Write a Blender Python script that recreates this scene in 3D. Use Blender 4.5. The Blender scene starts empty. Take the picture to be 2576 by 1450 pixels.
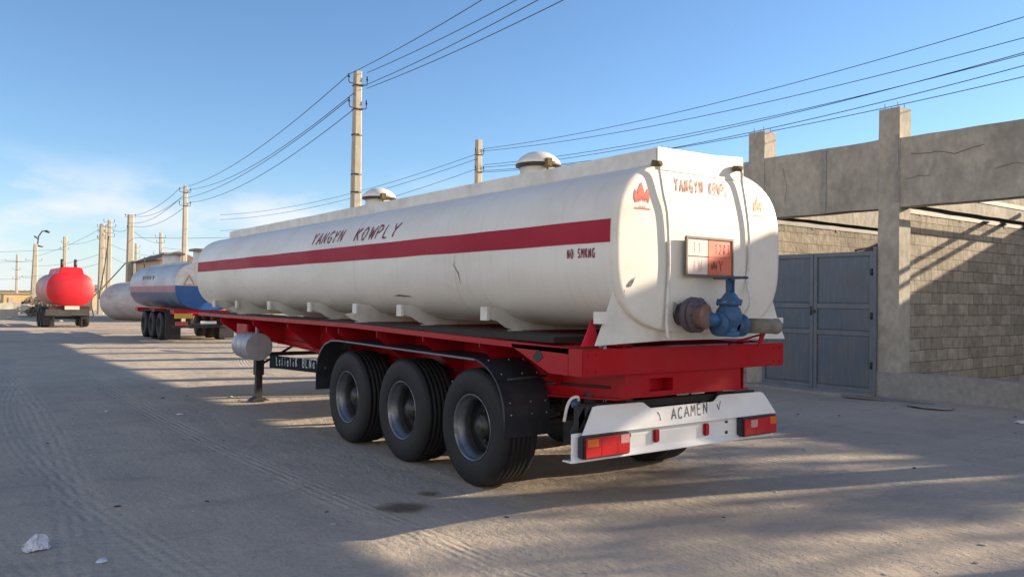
import bpy, bmesh, math, random
from mathutils import Vector, Matrix, noise
R = math.radians
PI = math.pi
scn = bpy.context.scene
COL = scn.collection

# ------------------------------------------------------------------ camera, world, sun
cam = bpy.data.cameras.new("camera")
cam.sensor_width = 36.0
cam.lens = 36.0 * 2028.8 / 2576.0
cam.clip_start = 0.05
cam.clip_end = 3000
camo = bpy.data.objects.new("camera", cam)
COL.objects.link(camo)
_y, _p, _r = R(36.256), R(0.803), R(0.713)
fwd = Vector((math.sin(_y) * math.cos(_p), math.cos(_y) * math.cos(_p), math.sin(_p)))
rt = Vector((math.cos(_y), -math.sin(_y), 0))
up = rt.cross(fwd)
r2 = rt * math.cos(_r) + up * math.sin(_r)
u2 = up * math.cos(_r) - rt * math.sin(_r)
M = Matrix(((r2.x, u2.x, -fwd.x, 0), (r2.y, u2.y, -fwd.y, 0), (r2.z, u2.z, -fwd.z, 1.672), (0, 0, 0, 1)))
camo.matrix_world = M
scn.camera = camo

SUN = Vector((1.0, -0.34, 0.325)).normalized()
SUN_EL = math.asin(SUN.z)
SUN_AZ = math.atan2(SUN.x, SUN.y)
sl = bpy.data.lights.new("sun", 'SUN')
sl.energy = 5.0
sl.angle = R(0.55)
sl.color = (1.0, 0.83, 0.61)
slo = bpy.data.objects.new("sun", sl)
slo.rotation_euler = SUN.to_track_quat('Z', 'Y').to_euler()
slo.location = (30, -20, 20)
COL.objects.link(slo)

w = bpy.data.worlds.new("World")
scn.world = w
w.use_nodes = True
nt = w.node_tree
nt.nodes.clear()
def wn(t): return nt.nodes.new(t)
wo = wn('ShaderNodeOutputWorld'); wb = wn('ShaderNodeBackground')
sky = wn('ShaderNodeTexSky')
sky.sky_type = 'NISHITA'; sky.sun_disc = False
sky.sun_elevation = SUN_EL; sky.sun_rotation = SUN_AZ
sky.altitude = 200; sky.air_density = 1.0; sky.dust_density = 0.15; sky.ozone_density = 2.0
tc = wn('ShaderNodeTexCoord'); sep = wn('ShaderNodeSeparateXYZ')
nt.links.new(tc.outputs['Generated'], sep.inputs[0])
# thin clouds low over the horizon: noise over (azimuth, stretched height)
mp = wn('ShaderNodeMapping'); mp.inputs['Scale'].default_value = (1.0, 1.0, 2.6)
nt.links.new(tc.outputs['Generated'], mp.inputs[0])
nz = wn('ShaderNodeTexNoise'); nz.inputs['Scale'].default_value = 6.5; nz.inputs['Detail'].default_value = 7; nz.inputs['Roughness'].default_value = 0.55
nt.links.new(mp.outputs[0], nz.inputs['Vector'])
cr = wn('ShaderNodeMapRange'); cr.inputs['From Min'].default_value = 0.45; cr.inputs['From Max'].default_value = 0.60
nt.links.new(nz.outputs[0], cr.inputs['Value'])
def mth(op, a, b=None):
    n = wn('ShaderNodeMath'); n.operation = op; n.use_clamp = False
    for i, v in enumerate((a, b)):
        if v is None: continue
        if isinstance(v, (int, float)): n.inputs[i].default_value = v
        else: nt.links.new(v, n.inputs[i])
    return n.outputs[0]
hb = wn('ShaderNodeMapRange'); hb.interpolation_type = 'SMOOTHSTEP'
hb.inputs['From Min'].default_value = 0.17; hb.inputs['From Max'].default_value = 0.08
nt.links.new(sep.outputs[2], hb.inputs['Value'])
azm = wn('ShaderNodeMapRange'); azm.interpolation_type = 'SMOOTHSTEP'   # clouds only towards the north
azm.inputs['From Min'].default_value = 0.72; azm.inputs['From Max'].default_value = 0.42
nt.links.new(sep.outputs[0], azm.inputs['Value'])
hz = wn('ShaderNodeMapRange'); hz.interpolation_type = 'SMOOTHSTEP'
hz.inputs['From Min'].default_value = -0.01; hz.inputs['From Max'].default_value = 0.05
nt.links.new(sep.outputs[2], hz.inputs['Value'])
cm = mth('MULTIPLY', mth('MULTIPLY', cr.outputs[0], hb.outputs[0]), azm.outputs[0])
cm = mth('MULTIPLY', cm, 0.75)
tint = wn('ShaderNodeMix'); tint.data_type = 'RGBA'; tint.blend_type = 'MULTIPLY'; tint.inputs[0].default_value = 1.0
tint.inputs[7].default_value = (0.87, 1.03, 1.22, 1)
nt.links.new(sky.outputs[0], tint.inputs[6])
mix = wn('ShaderNodeMix'); mix.data_type = 'RGBA'
nt.links.new(cm, mix.inputs[0]); nt.links.new(tint.outputs[2], mix.inputs[6])
mix.inputs[7].default_value = (6.0, 6.0, 6.6, 1)
# unseen broken cloud added over the west and south of the sky, behind the photographer: it fills the shade with neutral light
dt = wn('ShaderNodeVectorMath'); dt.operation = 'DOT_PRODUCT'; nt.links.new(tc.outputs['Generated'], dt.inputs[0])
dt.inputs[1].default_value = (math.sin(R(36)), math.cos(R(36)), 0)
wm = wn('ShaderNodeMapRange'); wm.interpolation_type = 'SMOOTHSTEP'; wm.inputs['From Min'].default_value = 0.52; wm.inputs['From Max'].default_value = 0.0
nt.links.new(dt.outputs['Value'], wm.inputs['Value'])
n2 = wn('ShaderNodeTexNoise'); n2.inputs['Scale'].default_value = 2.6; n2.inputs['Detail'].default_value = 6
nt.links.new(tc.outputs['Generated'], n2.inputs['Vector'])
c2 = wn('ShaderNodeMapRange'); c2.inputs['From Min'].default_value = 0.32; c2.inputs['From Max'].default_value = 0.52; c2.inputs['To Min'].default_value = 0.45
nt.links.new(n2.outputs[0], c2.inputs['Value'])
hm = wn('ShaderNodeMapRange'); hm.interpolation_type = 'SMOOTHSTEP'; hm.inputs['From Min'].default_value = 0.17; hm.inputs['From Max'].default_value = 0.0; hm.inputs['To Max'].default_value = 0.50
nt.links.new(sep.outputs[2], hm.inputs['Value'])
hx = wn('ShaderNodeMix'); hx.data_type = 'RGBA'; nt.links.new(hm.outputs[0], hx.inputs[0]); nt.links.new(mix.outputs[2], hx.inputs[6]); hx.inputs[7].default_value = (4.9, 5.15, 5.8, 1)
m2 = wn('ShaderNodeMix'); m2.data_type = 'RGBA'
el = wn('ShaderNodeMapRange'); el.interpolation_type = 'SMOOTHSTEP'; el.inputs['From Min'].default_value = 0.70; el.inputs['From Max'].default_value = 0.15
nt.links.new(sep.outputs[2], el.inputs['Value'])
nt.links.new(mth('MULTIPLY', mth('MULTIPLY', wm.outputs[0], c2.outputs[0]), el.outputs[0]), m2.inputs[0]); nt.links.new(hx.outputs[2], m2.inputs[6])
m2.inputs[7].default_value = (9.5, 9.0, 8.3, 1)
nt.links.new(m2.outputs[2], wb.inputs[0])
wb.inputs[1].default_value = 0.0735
nt.links.new(wb.outputs[0], wo.inputs[0])

scn.view_settings.view_transform = 'Standard'
scn.view_settings.look = 'None'
scn.view_settings.gamma = 1
scn.view_settings.use_curve_mapping = False
scn.view_settings.exposure = 1.22
scn.cycles.max_bounces = 6

# ------------------------------------------------------------------ materials
MATS = {}
def mat(name, base, rough=0.6, metal=0.0, spec=0.5, dirt=None, dirt_amt=0.0, dscale=2.0, stretch=(1, 1, 1),
        bump=0.0, bscale=40.0, coat=0.0, emit=None, fine=0.0, streak=0.0):
    """paint / concrete / rubber: a base colour with dirt patches, fine mottling and bump, all in object space"""
    if name in MATS: return MATS[name]
    m = bpy.data.materials.new(name); m.use_nodes = True
    t = m.node_tree; b = t.nodes['Principled BSDF']
    b.inputs['Roughness'].default_value = rough; b.inputs['Metallic'].default_value = metal
    b.inputs['Specular IOR Level'].default_value = spec
    if coat: b.inputs['Coat Weight'].default_value = coat; b.inputs['Coat Roughness'].default_value = 0.15
    L = t.links.new
    co = t.nodes.new('ShaderNodeTexCoord'); mp = t.nodes.new('ShaderNodeMapping'); mp.inputs['Scale'].default_value = stretch
    L(co.outputs['Object'], mp.inputs[0])
    cur = None
    if dirt is not None and dirt_amt > 0:
        n = t.nodes.new('ShaderNodeTexNoise'); n.inputs['Scale'].default_value = dscale; n.inputs['Detail'].default_value = 8; n.inputs['Roughness'].default_value = .65
        L(mp.outputs[0], n.inputs['Vector'])
        r = t.nodes.new('ShaderNodeMapRange'); r.inputs['From Min'].default_value = .42; r.inputs['From Max'].default_value = .72; r.inputs['To Max'].default_value = dirt_amt
        L(n.outputs[0], r.inputs['Value'])
        x = t.nodes.new('ShaderNodeMix'); x.data_type = 'RGBA'
        x.inputs[6].default_value = (*base, 1); x.inputs[7].default_value = (*dirt, 1)
        L(r.outputs[0], x.inputs[0]); cur = x.outputs[2]
        rr = t.nodes.new('ShaderNodeMapRange'); rr.inputs['To Min'].default_value = rough; rr.inputs['To Max'].default_value = min(1, rough + .35)
        L(r.outputs[0], rr.inputs['Value']); L(rr.outputs[0], b.inputs['Roughness'])
    if streak > 0:      # run-off streaks down the sides
        m3 = t.nodes.new('ShaderNodeMapping'); m3.inputs['Scale'].default_value = (.6, 5.5, .55); L(co.outputs['Object'], m3.inputs[0])
        n = t.nodes.new('ShaderNodeTexNoise'); n.inputs['Scale'].default_value = 3.2; n.inputs['Detail'].default_value = 9; n.inputs['Roughness'].default_value = .7
        L(m3.outputs[0], n.inputs['Vector'])
        r = t.nodes.new('ShaderNodeMapRange'); r.inputs['From Min'].default_value = .50; r.inputs['From Max'].default_value = .74; r.inputs['To Max'].default_value = streak
        L(n.outputs[0], r.inputs['Value'])
        x = t.nodes.new('ShaderNodeMix'); x.data_type = 'RGBA'; L(r.outputs[0], x.inputs[0])
        if cur is None: x.inputs[6].default_value = (*base, 1)
        else: L(cur, x.inputs[6])
        x.inputs[7].default_value = (.30, .26, .21, 1); cur = x.outputs[2]
    if fine > 0:
        n = t.nodes.new('ShaderNodeTexNoise'); n.inputs['Scale'].default_value = bscale; n.inputs['Detail'].default_value = 5
        L(mp.outputs[0], n.inputs['Vector'])
        r = t.nodes.new('ShaderNodeMapRange'); r.inputs['From Min'].default_value = .3; r.inputs['From Max'].default_value = .7
        r.inputs['To Min'].default_value = 1 - fine; r.inputs['To Max'].default_value = 1 + fine
        L(n.outputs[0], r.inputs['Value'])
        x = t.nodes.new('ShaderNodeVectorMath'); x.operation = 'SCALE'
        if cur is None: x.inputs[0].default_value = base
        else: L(cur, x.inputs[0])
        L(r.outputs[0], x.inputs['Scale']); cur = x.outputs[0]
    if cur is None: b.inputs['Base Color'].default_value = (*base, 1)
    else: L(cur, b.inputs['Base Color'])
    if bump > 0:
        n = t.nodes.new('ShaderNodeTexNoise'); n.inputs['Scale'].default_value = bscale; n.inputs['Detail'].default_value = 6
        L(mp.outputs[0], n.inputs['Vector'])
        k = t.nodes.new('ShaderNodeBump'); k.inputs['Strength'].default_value = bump; k.inputs['Distance'].default_value = .02
        L(n.outputs[0], k.inputs['Height']); L(k.outputs[0], b.inputs['Normal'])
    if emit: b.inputs['Emission Color'].default_value = (*emit[0], 1); b.inputs['Emission Strength'].default_value = emit[1]
    MATS[name] = m
    return m

WHITE = mat('tank_white_paint', (.74, .705, .64), .36, dirt=(.50, .45, .38), dirt_amt=.42, streak=.16, dscale=1.6, stretch=(1, .35, 1), bump=.06, bscale=3.5, fine=.03)
WHITE2 = mat('white_sheet_paint', (.70, .68, .63), .45, dirt=(.42, .37, .30), dirt_amt=.55, dscale=3, bump=.1, bscale=9, fine=.04)
WHITEB = mat('bumper_white', (.80, .79, .78), .28, dirt=(.55, .52, .48), dirt_amt=.25, dscale=3)
STRIPE = mat('stripe_red', (.36, .003, .024), .5, spec=.25, dirt=(.30, .02, .045), dirt_amt=.45, dscale=2.2, stretch=(1, .4, 1), fine=.06)
RED = mat('chassis_red_paint', (.385, .0025, .010), .34, spec=.28, dirt=(.24, .03, .03), dirt_amt=.40, dscale=2.6, fine=.05, bump=.05, bscale=8)
INK = mat('dark_red_ink', (.20, .008, .04), .6)
mat('faded_ink', (.36, .075, .05), .6)
FLAME = mat('flame_red', (.60, .045, .025), .6, fine=.05)
RUBBER = mat('tyre_rubber', (.011, .0105, .012), .62, spec=.35, dirt=(.065, .058, .05), dirt_amt=.2, dscale=5, bump=.1, bscale=60, fine=.1)
RIM = mat('rim_silver', (.22, .23, .25), .32, metal=.8, dirt=(.05, .045, .04), dirt_amt=.7, dscale=6)
RIMD = mat('rim_disc_dark', (.03, .03, .032), .5, metal=.4, dirt=(.03, .027, .025), dirt_amt=.7, dscale=7)
HUB = mat('greasy_hub', (.03, .03, .032), .35, metal=.3, dirt=(.14, .11, .08), dirt_amt=.5, dscale=12, bump=.3, bscale=30)
BLACKP = mat('black_plastic', (.018, .020, .028), .42, dirt=(.09, .085, .08), dirt_amt=.3, dscale=3, bump=.05, bscale=20)
BLACKM = mat('black_metal', (.015, .015, .017), .5, dirt=(.10, .07, .05), dirt_amt=.35, dscale=5)
STEEL = mat('galvanised_steel', (.40, .42, .45), .42, metal=.6, dirt=(.18, .16, .14), dirt_amt=.5, dscale=4)
GREYF = mat('fender_grey', (.17, .18, .20), .45, dirt=(.25, .22, .2), dirt_amt=.4, dscale=3)
TIMBER = mat('dark_timber', (.03, .024, .020), .8, bump=.3, bscale=20)
BLUEV = mat('valve_blue', (.022, .10, .24), .5, dirt=(.05, .05, .06), dirt_amt=.8, dscale=9, bump=.4, bscale=25)
VDARK = mat('valve_dark', (.07, .06, .08), .6, dirt=(.15, .10, .08), dirt_amt=.7, dscale=9, bump=.5, bscale=25)
RUST = mat('rusty_cap', (.19, .12, .10), .75, dirt=(.09, .05, .035), dirt_amt=.8, dscale=12, bump=.4, bscale=40)
PIPE = mat('grey_pipe', (.20, .185, .16), .6, dirt=(.10, .08, .06), dirt_amt=.7, dscale=9, bump=.2, bscale=30)
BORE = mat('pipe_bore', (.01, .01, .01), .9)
HOSE = mat('white_hose', (.66, .65, .61), .45, dirt=(.35, .31, .25), dirt_amt=.6, dscale=12)
MOSS = mat('old_rust_stain', (.10, .075, .035), .95, dirt=(.25, .19, .10), dirt_amt=.8, dscale=30, bump=.6, bscale=60)
CONC = mat('cast_concrete', (.40, .36, .295), .9, dirt=(.20, .18, .155), dirt_amt=.75, dscale=1.3, stretch=(1, 1, .7), bump=.55, bscale=9, fine=.14)
CONC2 = mat('pale_concrete', (.30, .285, .26), .9, dirt=(.20, .19, .175), dirt_amt=.7, dscale=1.6, bump=.5, bscale=12, fine=.12)
POLEM = mat('pole_concrete', (.44, .39, .31), .85, dirt=(.27, .24, .19), dirt_amt=.6, dscale=2, stretch=(2, 2, .5), bump=.2, bscale=12, fine=.06)
IRON = mat('pole_iron', (.035, .034, .036), .6)
WIREM = mat('wire', (.03, .032, .04), .6)
GATE = mat('gate_blue_grey', (.080, .112, .150), .48, dirt=(.15, .135, .12), dirt_amt=.65, streak=.25, dscale=1.6, stretch=(1, 1, .6), bump=.08, bscale=6, fine=.06)
GATEF = mat('gate_frame_grey', (.105, .130, .160), .5, dirt=(.22, .21, .20), dirt_amt=.6, dscale=3)
LENSR = mat('lens_red', (.52, .004, .008), .12, spec=.8, coat=.6)
LENSD = mat('lens_dark_red', (.22, .004, .006), .2)
LENSO = mat('lens_orange', (.72, .14, .01), .12, spec=.8, coat=.6)
LENSW = mat('lens_clear', (.66, .30, .28), .12, spec=.8, coat=.5)
SIGNW = mat('sign_faded_white', (.68, .60, .55), .5, dirt=(.66, .38, .34), dirt_amt=.6, dscale=14, stretch=(3, 1, .8))
SIGNO = mat('sign_orange', (.66, .13, .07), .5, dirt=(.62, .22, .15), dirt_amt=.6, dscale=6)
SIGNF = mat('sign_frame', (.13, .11, .09), .6)
TRIM = mat('triangle_red', (.55, .012, .03), .35)
SILVERT = mat('tank_silver_paint', (.46, .47, .50), .40, metal=.1, dirt=(.25, .22, .22), dirt_amt=.5, dscale=1.5, stretch=(1, .4, 1))
BLUET = mat('tank_blue_paint', (.012, .085, .30), .35, dirt=(.05, .12, .26), dirt_amt=.5, dscale=2)
BLUES = mat('tank_blue_worn', (.05, .10, .20), .4, dirt=(.25, .27, .32), dirt_amt=.7, dscale=2, stretch=(1, .7, .4))
PINKS = mat('tank_faded_pink', (.33, .15, .17), .45, dirt=(.45, .33, .35), dirt_amt=.7, dscale=1.5)
REDT = mat('tanker_red_paint', (.62, .010, .022), .42, dirt=(.48, .02, .03), dirt_amt=.5, dscale=1.5)
YELLOW = mat('yellow_board', (.52, .32, .06), .6)
PAPERW = mat('plastic_bag', (.62, .63, .66), .5, bump=.5, bscale=30)
CREAM = mat('far_cream_wall', (.52, .42, .28), .9, dirt=(.38, .29, .20), dirt_amt=.6, dscale=.4)
ROOFG = mat('far_grey_roof', (.24, .21, .19), .8, dirt=(.15, .13, .12), dirt_amt=.5, dscale=.6)
BROWNL = mat('brown_hatch', (.16, .09, .075), .7, dirt=(.25, .18, .15), dirt_amt=.6, dscale=2)
LEAF = mat('leaf_green', (.07, .085, .03), .7)
DRYB = mat('dry_brush', (.17, .145, .11), .9)
BARK = mat('bark', (.10, .075, .05), .9, bump=.5, bscale=20)
SLABM = mat('rubble_concrete', (.46, .42, .36), .9, dirt=(.30, .27, .23), dirt_amt=.6, dscale=2, bump=.4, bscale=10)
PEBBLE = mat('pebble', (.40, .36, .32), .9, fine=.2, bscale=8)
TWIGM = mat('dark_scrap', (.05, .045, .045), .9)

def ground_mat():
    m = bpy.data.materials.new('packed_dirt'); m.use_nodes = True
    t = m.node_tree; b = t.nodes['Principled BSDF']; L = t.links.new
    b.inputs['Roughness'].default_value = .95; b.inputs['Specular IOR Level'].default_value = .15
    co = t.nodes.new('ShaderNodeTexCoord')
    def nzz(scale, stretch=(1, 1, 1), det=8, rough=.6, rot=0, dist=0):
        mp = t.nodes.new('ShaderNodeMapping'); mp.inputs['Scale'].default_value = stretch; mp.inputs['Rotation'].default_value = (0, 0, rot)
        L(co.outputs['Object'], mp.inputs[0])
        n = t.nodes.new('ShaderNodeTexNoise'); n.inputs['Scale'].default_value = scale; n.inputs['Detail'].default_value = det
        n.inputs['Roughness'].default_value = rough; n.inputs['Distortion'].default_value = dist
        L(mp.outputs[0], n.inputs['Vector']); return n.outputs[0]
    def mr(v, a, c, lo, hi):
        r = t.nodes.new('ShaderNodeMapRange'); r.inputs['From Min'].default_value = a; r.inputs['From Max'].default_value = c
        r.inputs['To Min'].default_value = lo; r.inputs['To Max'].default_value = hi; L(v, r.inputs['Value']); return r.outputs[0]
    def mx(f, a, c):
        x = t.nodes.new('ShaderNodeMix'); x.data_type = 'RGBA'; L(f, x.inputs[0])
        for i, v in ((6, a), (7, c)):
            if isinstance(v, tuple): x.inputs[i].default_value = (*v, 1)
            else: L(v, x.inputs[i])
        return x.outputs[2]
    c = mx(mr(nzz(.35), .35, .65, 0, 1), (.47, .395, .315), (.37, .315, .26))
    c = mx(mr(nzz(1.6, (1, .35, 1), rot=.35, dist=.6), .5, .75, 0, .55), c, (.53, .44, .335))
    c = mx(mr(nzz(2.3, (.3, 1, 1), rot=.1, dist=1.0), .55, .75, 0, .5), c, (.25, .205, .165))
    c = mx(mr(nzz(28, det=5), .5, .75, 0, .40), c, (.20, .18, .165))
    c = mx(mr(nzz(95, det=3), .62, .72, 0, .5), c, (.50, .46, .41))
    # relief: broad trodden lumps, long dragging tyre streaks, grit
    def ma(op, a, c_):
        n = t.nodes.new('ShaderNodeMath'); n.operation = op
        for i, v in enumerate((a, c_)):
            if isinstance(v, float): n.inputs[i].default_value = v
            else: L(v, n.inputs[i])
        return n.outputs[0]
    h = ma('MULTIPLY', nzz(1.2, (1, .6, 1), rot=.3), 1.0)
    h = ma('ADD', h, ma('MULTIPLY', nzz(5, (1, .5, 1), rot=.45, dist=1.2), .22))
    h = ma('ADD', h, ma('MULTIPLY', nzz(24, (1, .8, 1), rot=.2), .13))
    h = ma('ADD', h, ma('MULTIPLY', nzz(110, det=3), .05))
    # tyre tracks: curved paths x = c + a*y + b*y^2, with a ribbed tread pressed into the dust
    sp = t.nodes.new('ShaderNodeSeparateXYZ'); L(co.outputs['Object'], sp.inputs[0]); X_, Y_ = sp.outputs[0], sp.outputs[1]
    y2 = ma('MULTIPLY', Y_, Y_)
    rough = nzz(3.0, det=4)
    for (c0, a1, b1, wd, am) in ((1.55, -.26, .012, .17, 1), (2.35, -.26, .012, .17, 1), (3.3, -.10, .004, .15, .8), (.2, .14, -.004, .2, .9), (-.9, .14, -.004, .2, .9), (9.5, -.55, .02, .16, .8), (11.3, -.55, .02, .16, .8), (7.2, .05, .0, .16, .6)):
        px = ma('ADD', ma('ADD', ma('MULTIPLY', Y_, float(a1)), ma('MULTIPLY', y2, float(b1))), float(c0))
        d_ = ma('DIVIDE', ma('SUBTRACT', X_, px), float(wd))
        g = ma('POWER', 2.718, ma('MULTIPLY', ma('POWER', ma('ABSOLUTE', d_, 0.0), 4.0), -1.0))
        g = ma('MULTIPLY', g, mr(rough, .38, .6, 0, 1))
        rib = ma('MULTIPLY', ma('SINE', ma('MULTIPLY', d_, 13.0), 0.0), .06)
        lug = ma('MULTIPLY', ma('SINE', ma('ADD', ma('MULTIPLY', Y_, 70.0), ma('MULTIPLY', d_, 3.0)), 0.0), .035)
        h = ma('ADD', h, ma('MULTIPLY', g, ma('ADD', ma('ADD', rib, lug), -.10 * am)))
        c = mx(ma('MULTIPLY', g, .22), c, (.50, .44, .365))
    L(c, b.inputs['Base Color'])
    k = t.nodes.new('ShaderNodeBump'); k.inputs['Strength'].default_value = 1.0; k.inputs['Distance'].default_value = .07
    L(h, k.inputs['Height']); L(k.outputs[0], b.inputs['Normal'])
    return m
GROUND = ground_mat()

def stain_mat(name, colr):
    m = bpy.data.materials.new(name); m.use_nodes = True
    t = m.node_tree; b = t.nodes['Principled BSDF']; L = t.links.new
    b.inputs['Base Color'].default_value = (*colr, 1); b.inputs['Roughness'].default_value = .8
    co = t.nodes.new('ShaderNodeTexCoord')
    ln = t.nodes.new('ShaderNodeVectorMath'); ln.operation = 'LENGTH'; L(co.outputs['Object'], ln.inputs[0])
    n = t.nodes.new('ShaderNodeTexNoise'); n.inputs['Scale'].default_value = 9; L(co.outputs['Object'], n.inputs['Vector'])
    a = t.nodes.new('ShaderNodeMath'); a.operation = 'MULTIPLY_ADD'; L(n.outputs[0], a.inputs[0]); a.inputs[1].default_value = .22; L(ln.outputs['Value'], a.inputs[2])
    r = t.nodes.new('ShaderNodeMapRange'); r.inputs['From Min'].default_value = .20; r.inputs['From Max'].default_value = .33
    r.inputs['To Min'].default_value = .75; r.inputs['To Max'].default_value = 0; L(a.outputs[0], r.inputs['Value'])
    L(r.outputs[0], b.inputs['Alpha'])
    return m

def block_mat():
    m = bpy.data.materials.new('concrete_blockwork'); m.use_nodes = True
    t = m.node_tree; b = t.nodes['Principled BSDF']; L = t.links.new
    b.inputs['Roughness'].default_value = .95; b.inputs['Specular IOR Level'].default_value = .2
    co = t.nodes.new('ShaderNodeTexCoord'); sp = t.nodes.new('ShaderNodeSeparateXYZ'); cb = t.nodes.new('ShaderNodeCombineXYZ')
    L(co.outputs['Object'], sp.inputs[0])
    ad = t.nodes.new('ShaderNodeMath'); ad.operation = 'ADD'; L(sp.outputs[0], ad.inputs[0]); L(sp.outputs[1], ad.inputs[1])
    # wavering courses
    n0 = t.nodes.new('ShaderNodeTexNoise'); n0.inputs['Scale'].default_value = 1.4; L(co.outputs['Object'], n0.inputs['Vector'])
    w0 = t.nodes.new('ShaderNodeMath'); w0.operation = 'MULTIPLY_ADD'; L(n0.outputs[0], w0.inputs[0]); w0.inputs[1].default_value = .05; L(sp.outputs[2], w0.inputs[2])
    L(ad.outputs[0], cb.inputs[0]); L(w0.outputs[0], cb.inputs[1])
    br = t.nodes.new('ShaderNodeTexBrick'); L(cb.outputs[0], br.inputs['Vector'])
    br.inputs['Scale'].default_value = 1; br.inputs['Brick Width'].default_value = .42; br.inputs['Row Height'].default_value = .215
    br.inputs['Mortar Size'].default_value = .006; br.inputs['Mortar Smooth'].default_value = .3
    br.inputs['Color1'].default_value = (.37, .325, .26, 1); br.inputs['Color2'].default_value = (.24, .21, .165, 1); br.inputs['Mortar'].default_value = (.10, .085, .07, 1)
    br.inputs['Bias'].default_value = -.1
    n = t.nodes.new('ShaderNodeTexNoise'); n.inputs['Scale'].default_value = 7; n.inputs['Detail'].default_value = 8; L(co.outputs['Object'], n.inputs['Vector'])
    r = t.nodes.new('ShaderNodeMapRange'); r.inputs['From Min'].default_value = .3; r.inputs['From Max'].default_value = .7; r.inputs['To Min'].default_value = .78; r.inputs['To Max'].default_value = 1.15; L(n.outputs[0], r.inputs['Value'])
    s = t.nodes.new('ShaderNodeVectorMath'); s.operation = 'SCALE'; L(br.outputs['Color'], s.inputs[0]); L(r.outputs[0], s.inputs['Scale'])
    L(s.outputs[0], b.inputs['Base Color'])
    q = t.nodes.new('ShaderNodeMath'); q.operation = 'MULTIPLY_ADD'; L(br.outputs['Fac'], q.inputs[0]); q.inputs[1].default_value = -.9; L(n.outputs[0], q.inputs[2])
    k = t.nodes.new('ShaderNodeBump'); k.inputs['Strength'].default_value = .6; k.inputs['Distance'].default_value = .03
    L(q.outputs[0], k.inputs['Height']); L(k.outputs[0], b.inputs['Normal'])
    return m
BLOCK = block_mat()

# ------------------------------------------------------------------ mesh helpers
class MB:
    def __init__(s): s.v = []; s.f = []; s.sm = []
    def add(s, vs, fs, smooth=False):
        o = len(s.v); s.v += [Vector(v) for v in vs]
        for f in fs: s.f.append(tuple(i + o for i in f)); s.sm.append(smooth)
        return s
    def box(s, x0, x1, y0, y1, z0, z1):
        if x0 > x1: x0, x1 = x1, x0
        if y0 > y1: y0, y1 = y1, y0
        if z0 > z1: z0, z1 = z1, z0
        return s.add([(x0, y0, z0), (x1, y0, z0), (x1, y1, z0), (x0, y1, z0), (x0, y0, z1), (x1, y0, z1), (x1, y1, z1), (x0, y1, z1)],
                     [(0, 3, 2, 1), (4, 5, 6, 7), (0, 1, 5, 4), (1, 2, 6, 5), (2, 3, 7, 6), (3, 0, 4, 7)])
    def prism(s, pts, axis, a, b):
        """polygon extruded along an axis; pts are the two other coordinates in xyz order"""
        n = len(pts)
        def P(p, c):
            return {'x': (c, p[0], p[1]), 'y': (p[0], c, p[1]), 'z': (p[0], p[1], c)}[axis]
        vs = [P(p, a) for p in pts] + [P(p, b) for p in pts]
        fs = [tuple(range(n)), tuple(range(2 * n - 1, n - 1, -1))] + [(i, i + n, (i + 1) % n + n, (i + 1) % n) for i in range(n)]
        return s.add(vs, fs)
    def tube(s, pts, r, n=10, caps=True, smooth=True):
        pts = [Vector(p) for p in pts]; rs = r if isinstance(r, (list, tuple)) else [r] * len(pts)
        vs = []; fs = []; prev = None
        for i, p in enumerate(pts):
            d = (pts[min(i + 1, len(pts) - 1)] - pts[max(i - 1, 0)]).normalized()
            a = prev - d * prev.dot(d) if prev is not None else d.cross(Vector((0, 0, 1)) if abs(d.z) < .9 else Vector((1, 0, 0)))
            a.normalize(); prev = a; b = d.cross(a)
            for k in range(n):
                t = 2 * PI * k / n; vs.append(p + (a * math.cos(t) + b * math.sin(t)) * rs[i])
        for i in range(len(pts) - 1):
            for k in range(n):
                fs.append((i * n + k, i * n + (k + 1) % n, (i + 1) * n + (k + 1) % n, (i + 1) * n + k))
        s.add(vs, fs, smooth)
        if caps:
            o = len(vs) - n
            s.add(vs[:n], [tuple(range(n - 1, -1, -1))]); s.add(vs[o:], [tuple(range(n))])
        return s
    def lathe(s, prof, origin, axis, n=48, smooth=True, closed=False):
        """prof = [(radius, distance along axis)]"""
        ax = Vector(axis).normalized(); a = ax.cross(Vector((0, 0, 1)) if abs(ax.z) < .9 else Vector((1, 0, 0))).normalized(); b = ax.cross(a)
        o = Vector(origin); vs = []; fs = []
        for r, h in prof:
            for k in range(n):
                t = 2 * PI * k / n; vs.append(o + ax * h + (a * math.cos(t) + b * math.sin(t)) * r)
        m = len(prof)
        for i in range(m - 1 if not closed else m):
            j = (i + 1) % m
            for k in range(n): fs.append((i * n + k, i * n + (k + 1) % n, j * n + (k + 1) % n, j * n + k))
        return s.add(vs, fs, smooth)
    def jitter(s, amp, sc=3.0):
        for v in s.v:
            v += Vector(noise.noise_vector(v * sc)) * amp
        return s

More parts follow.
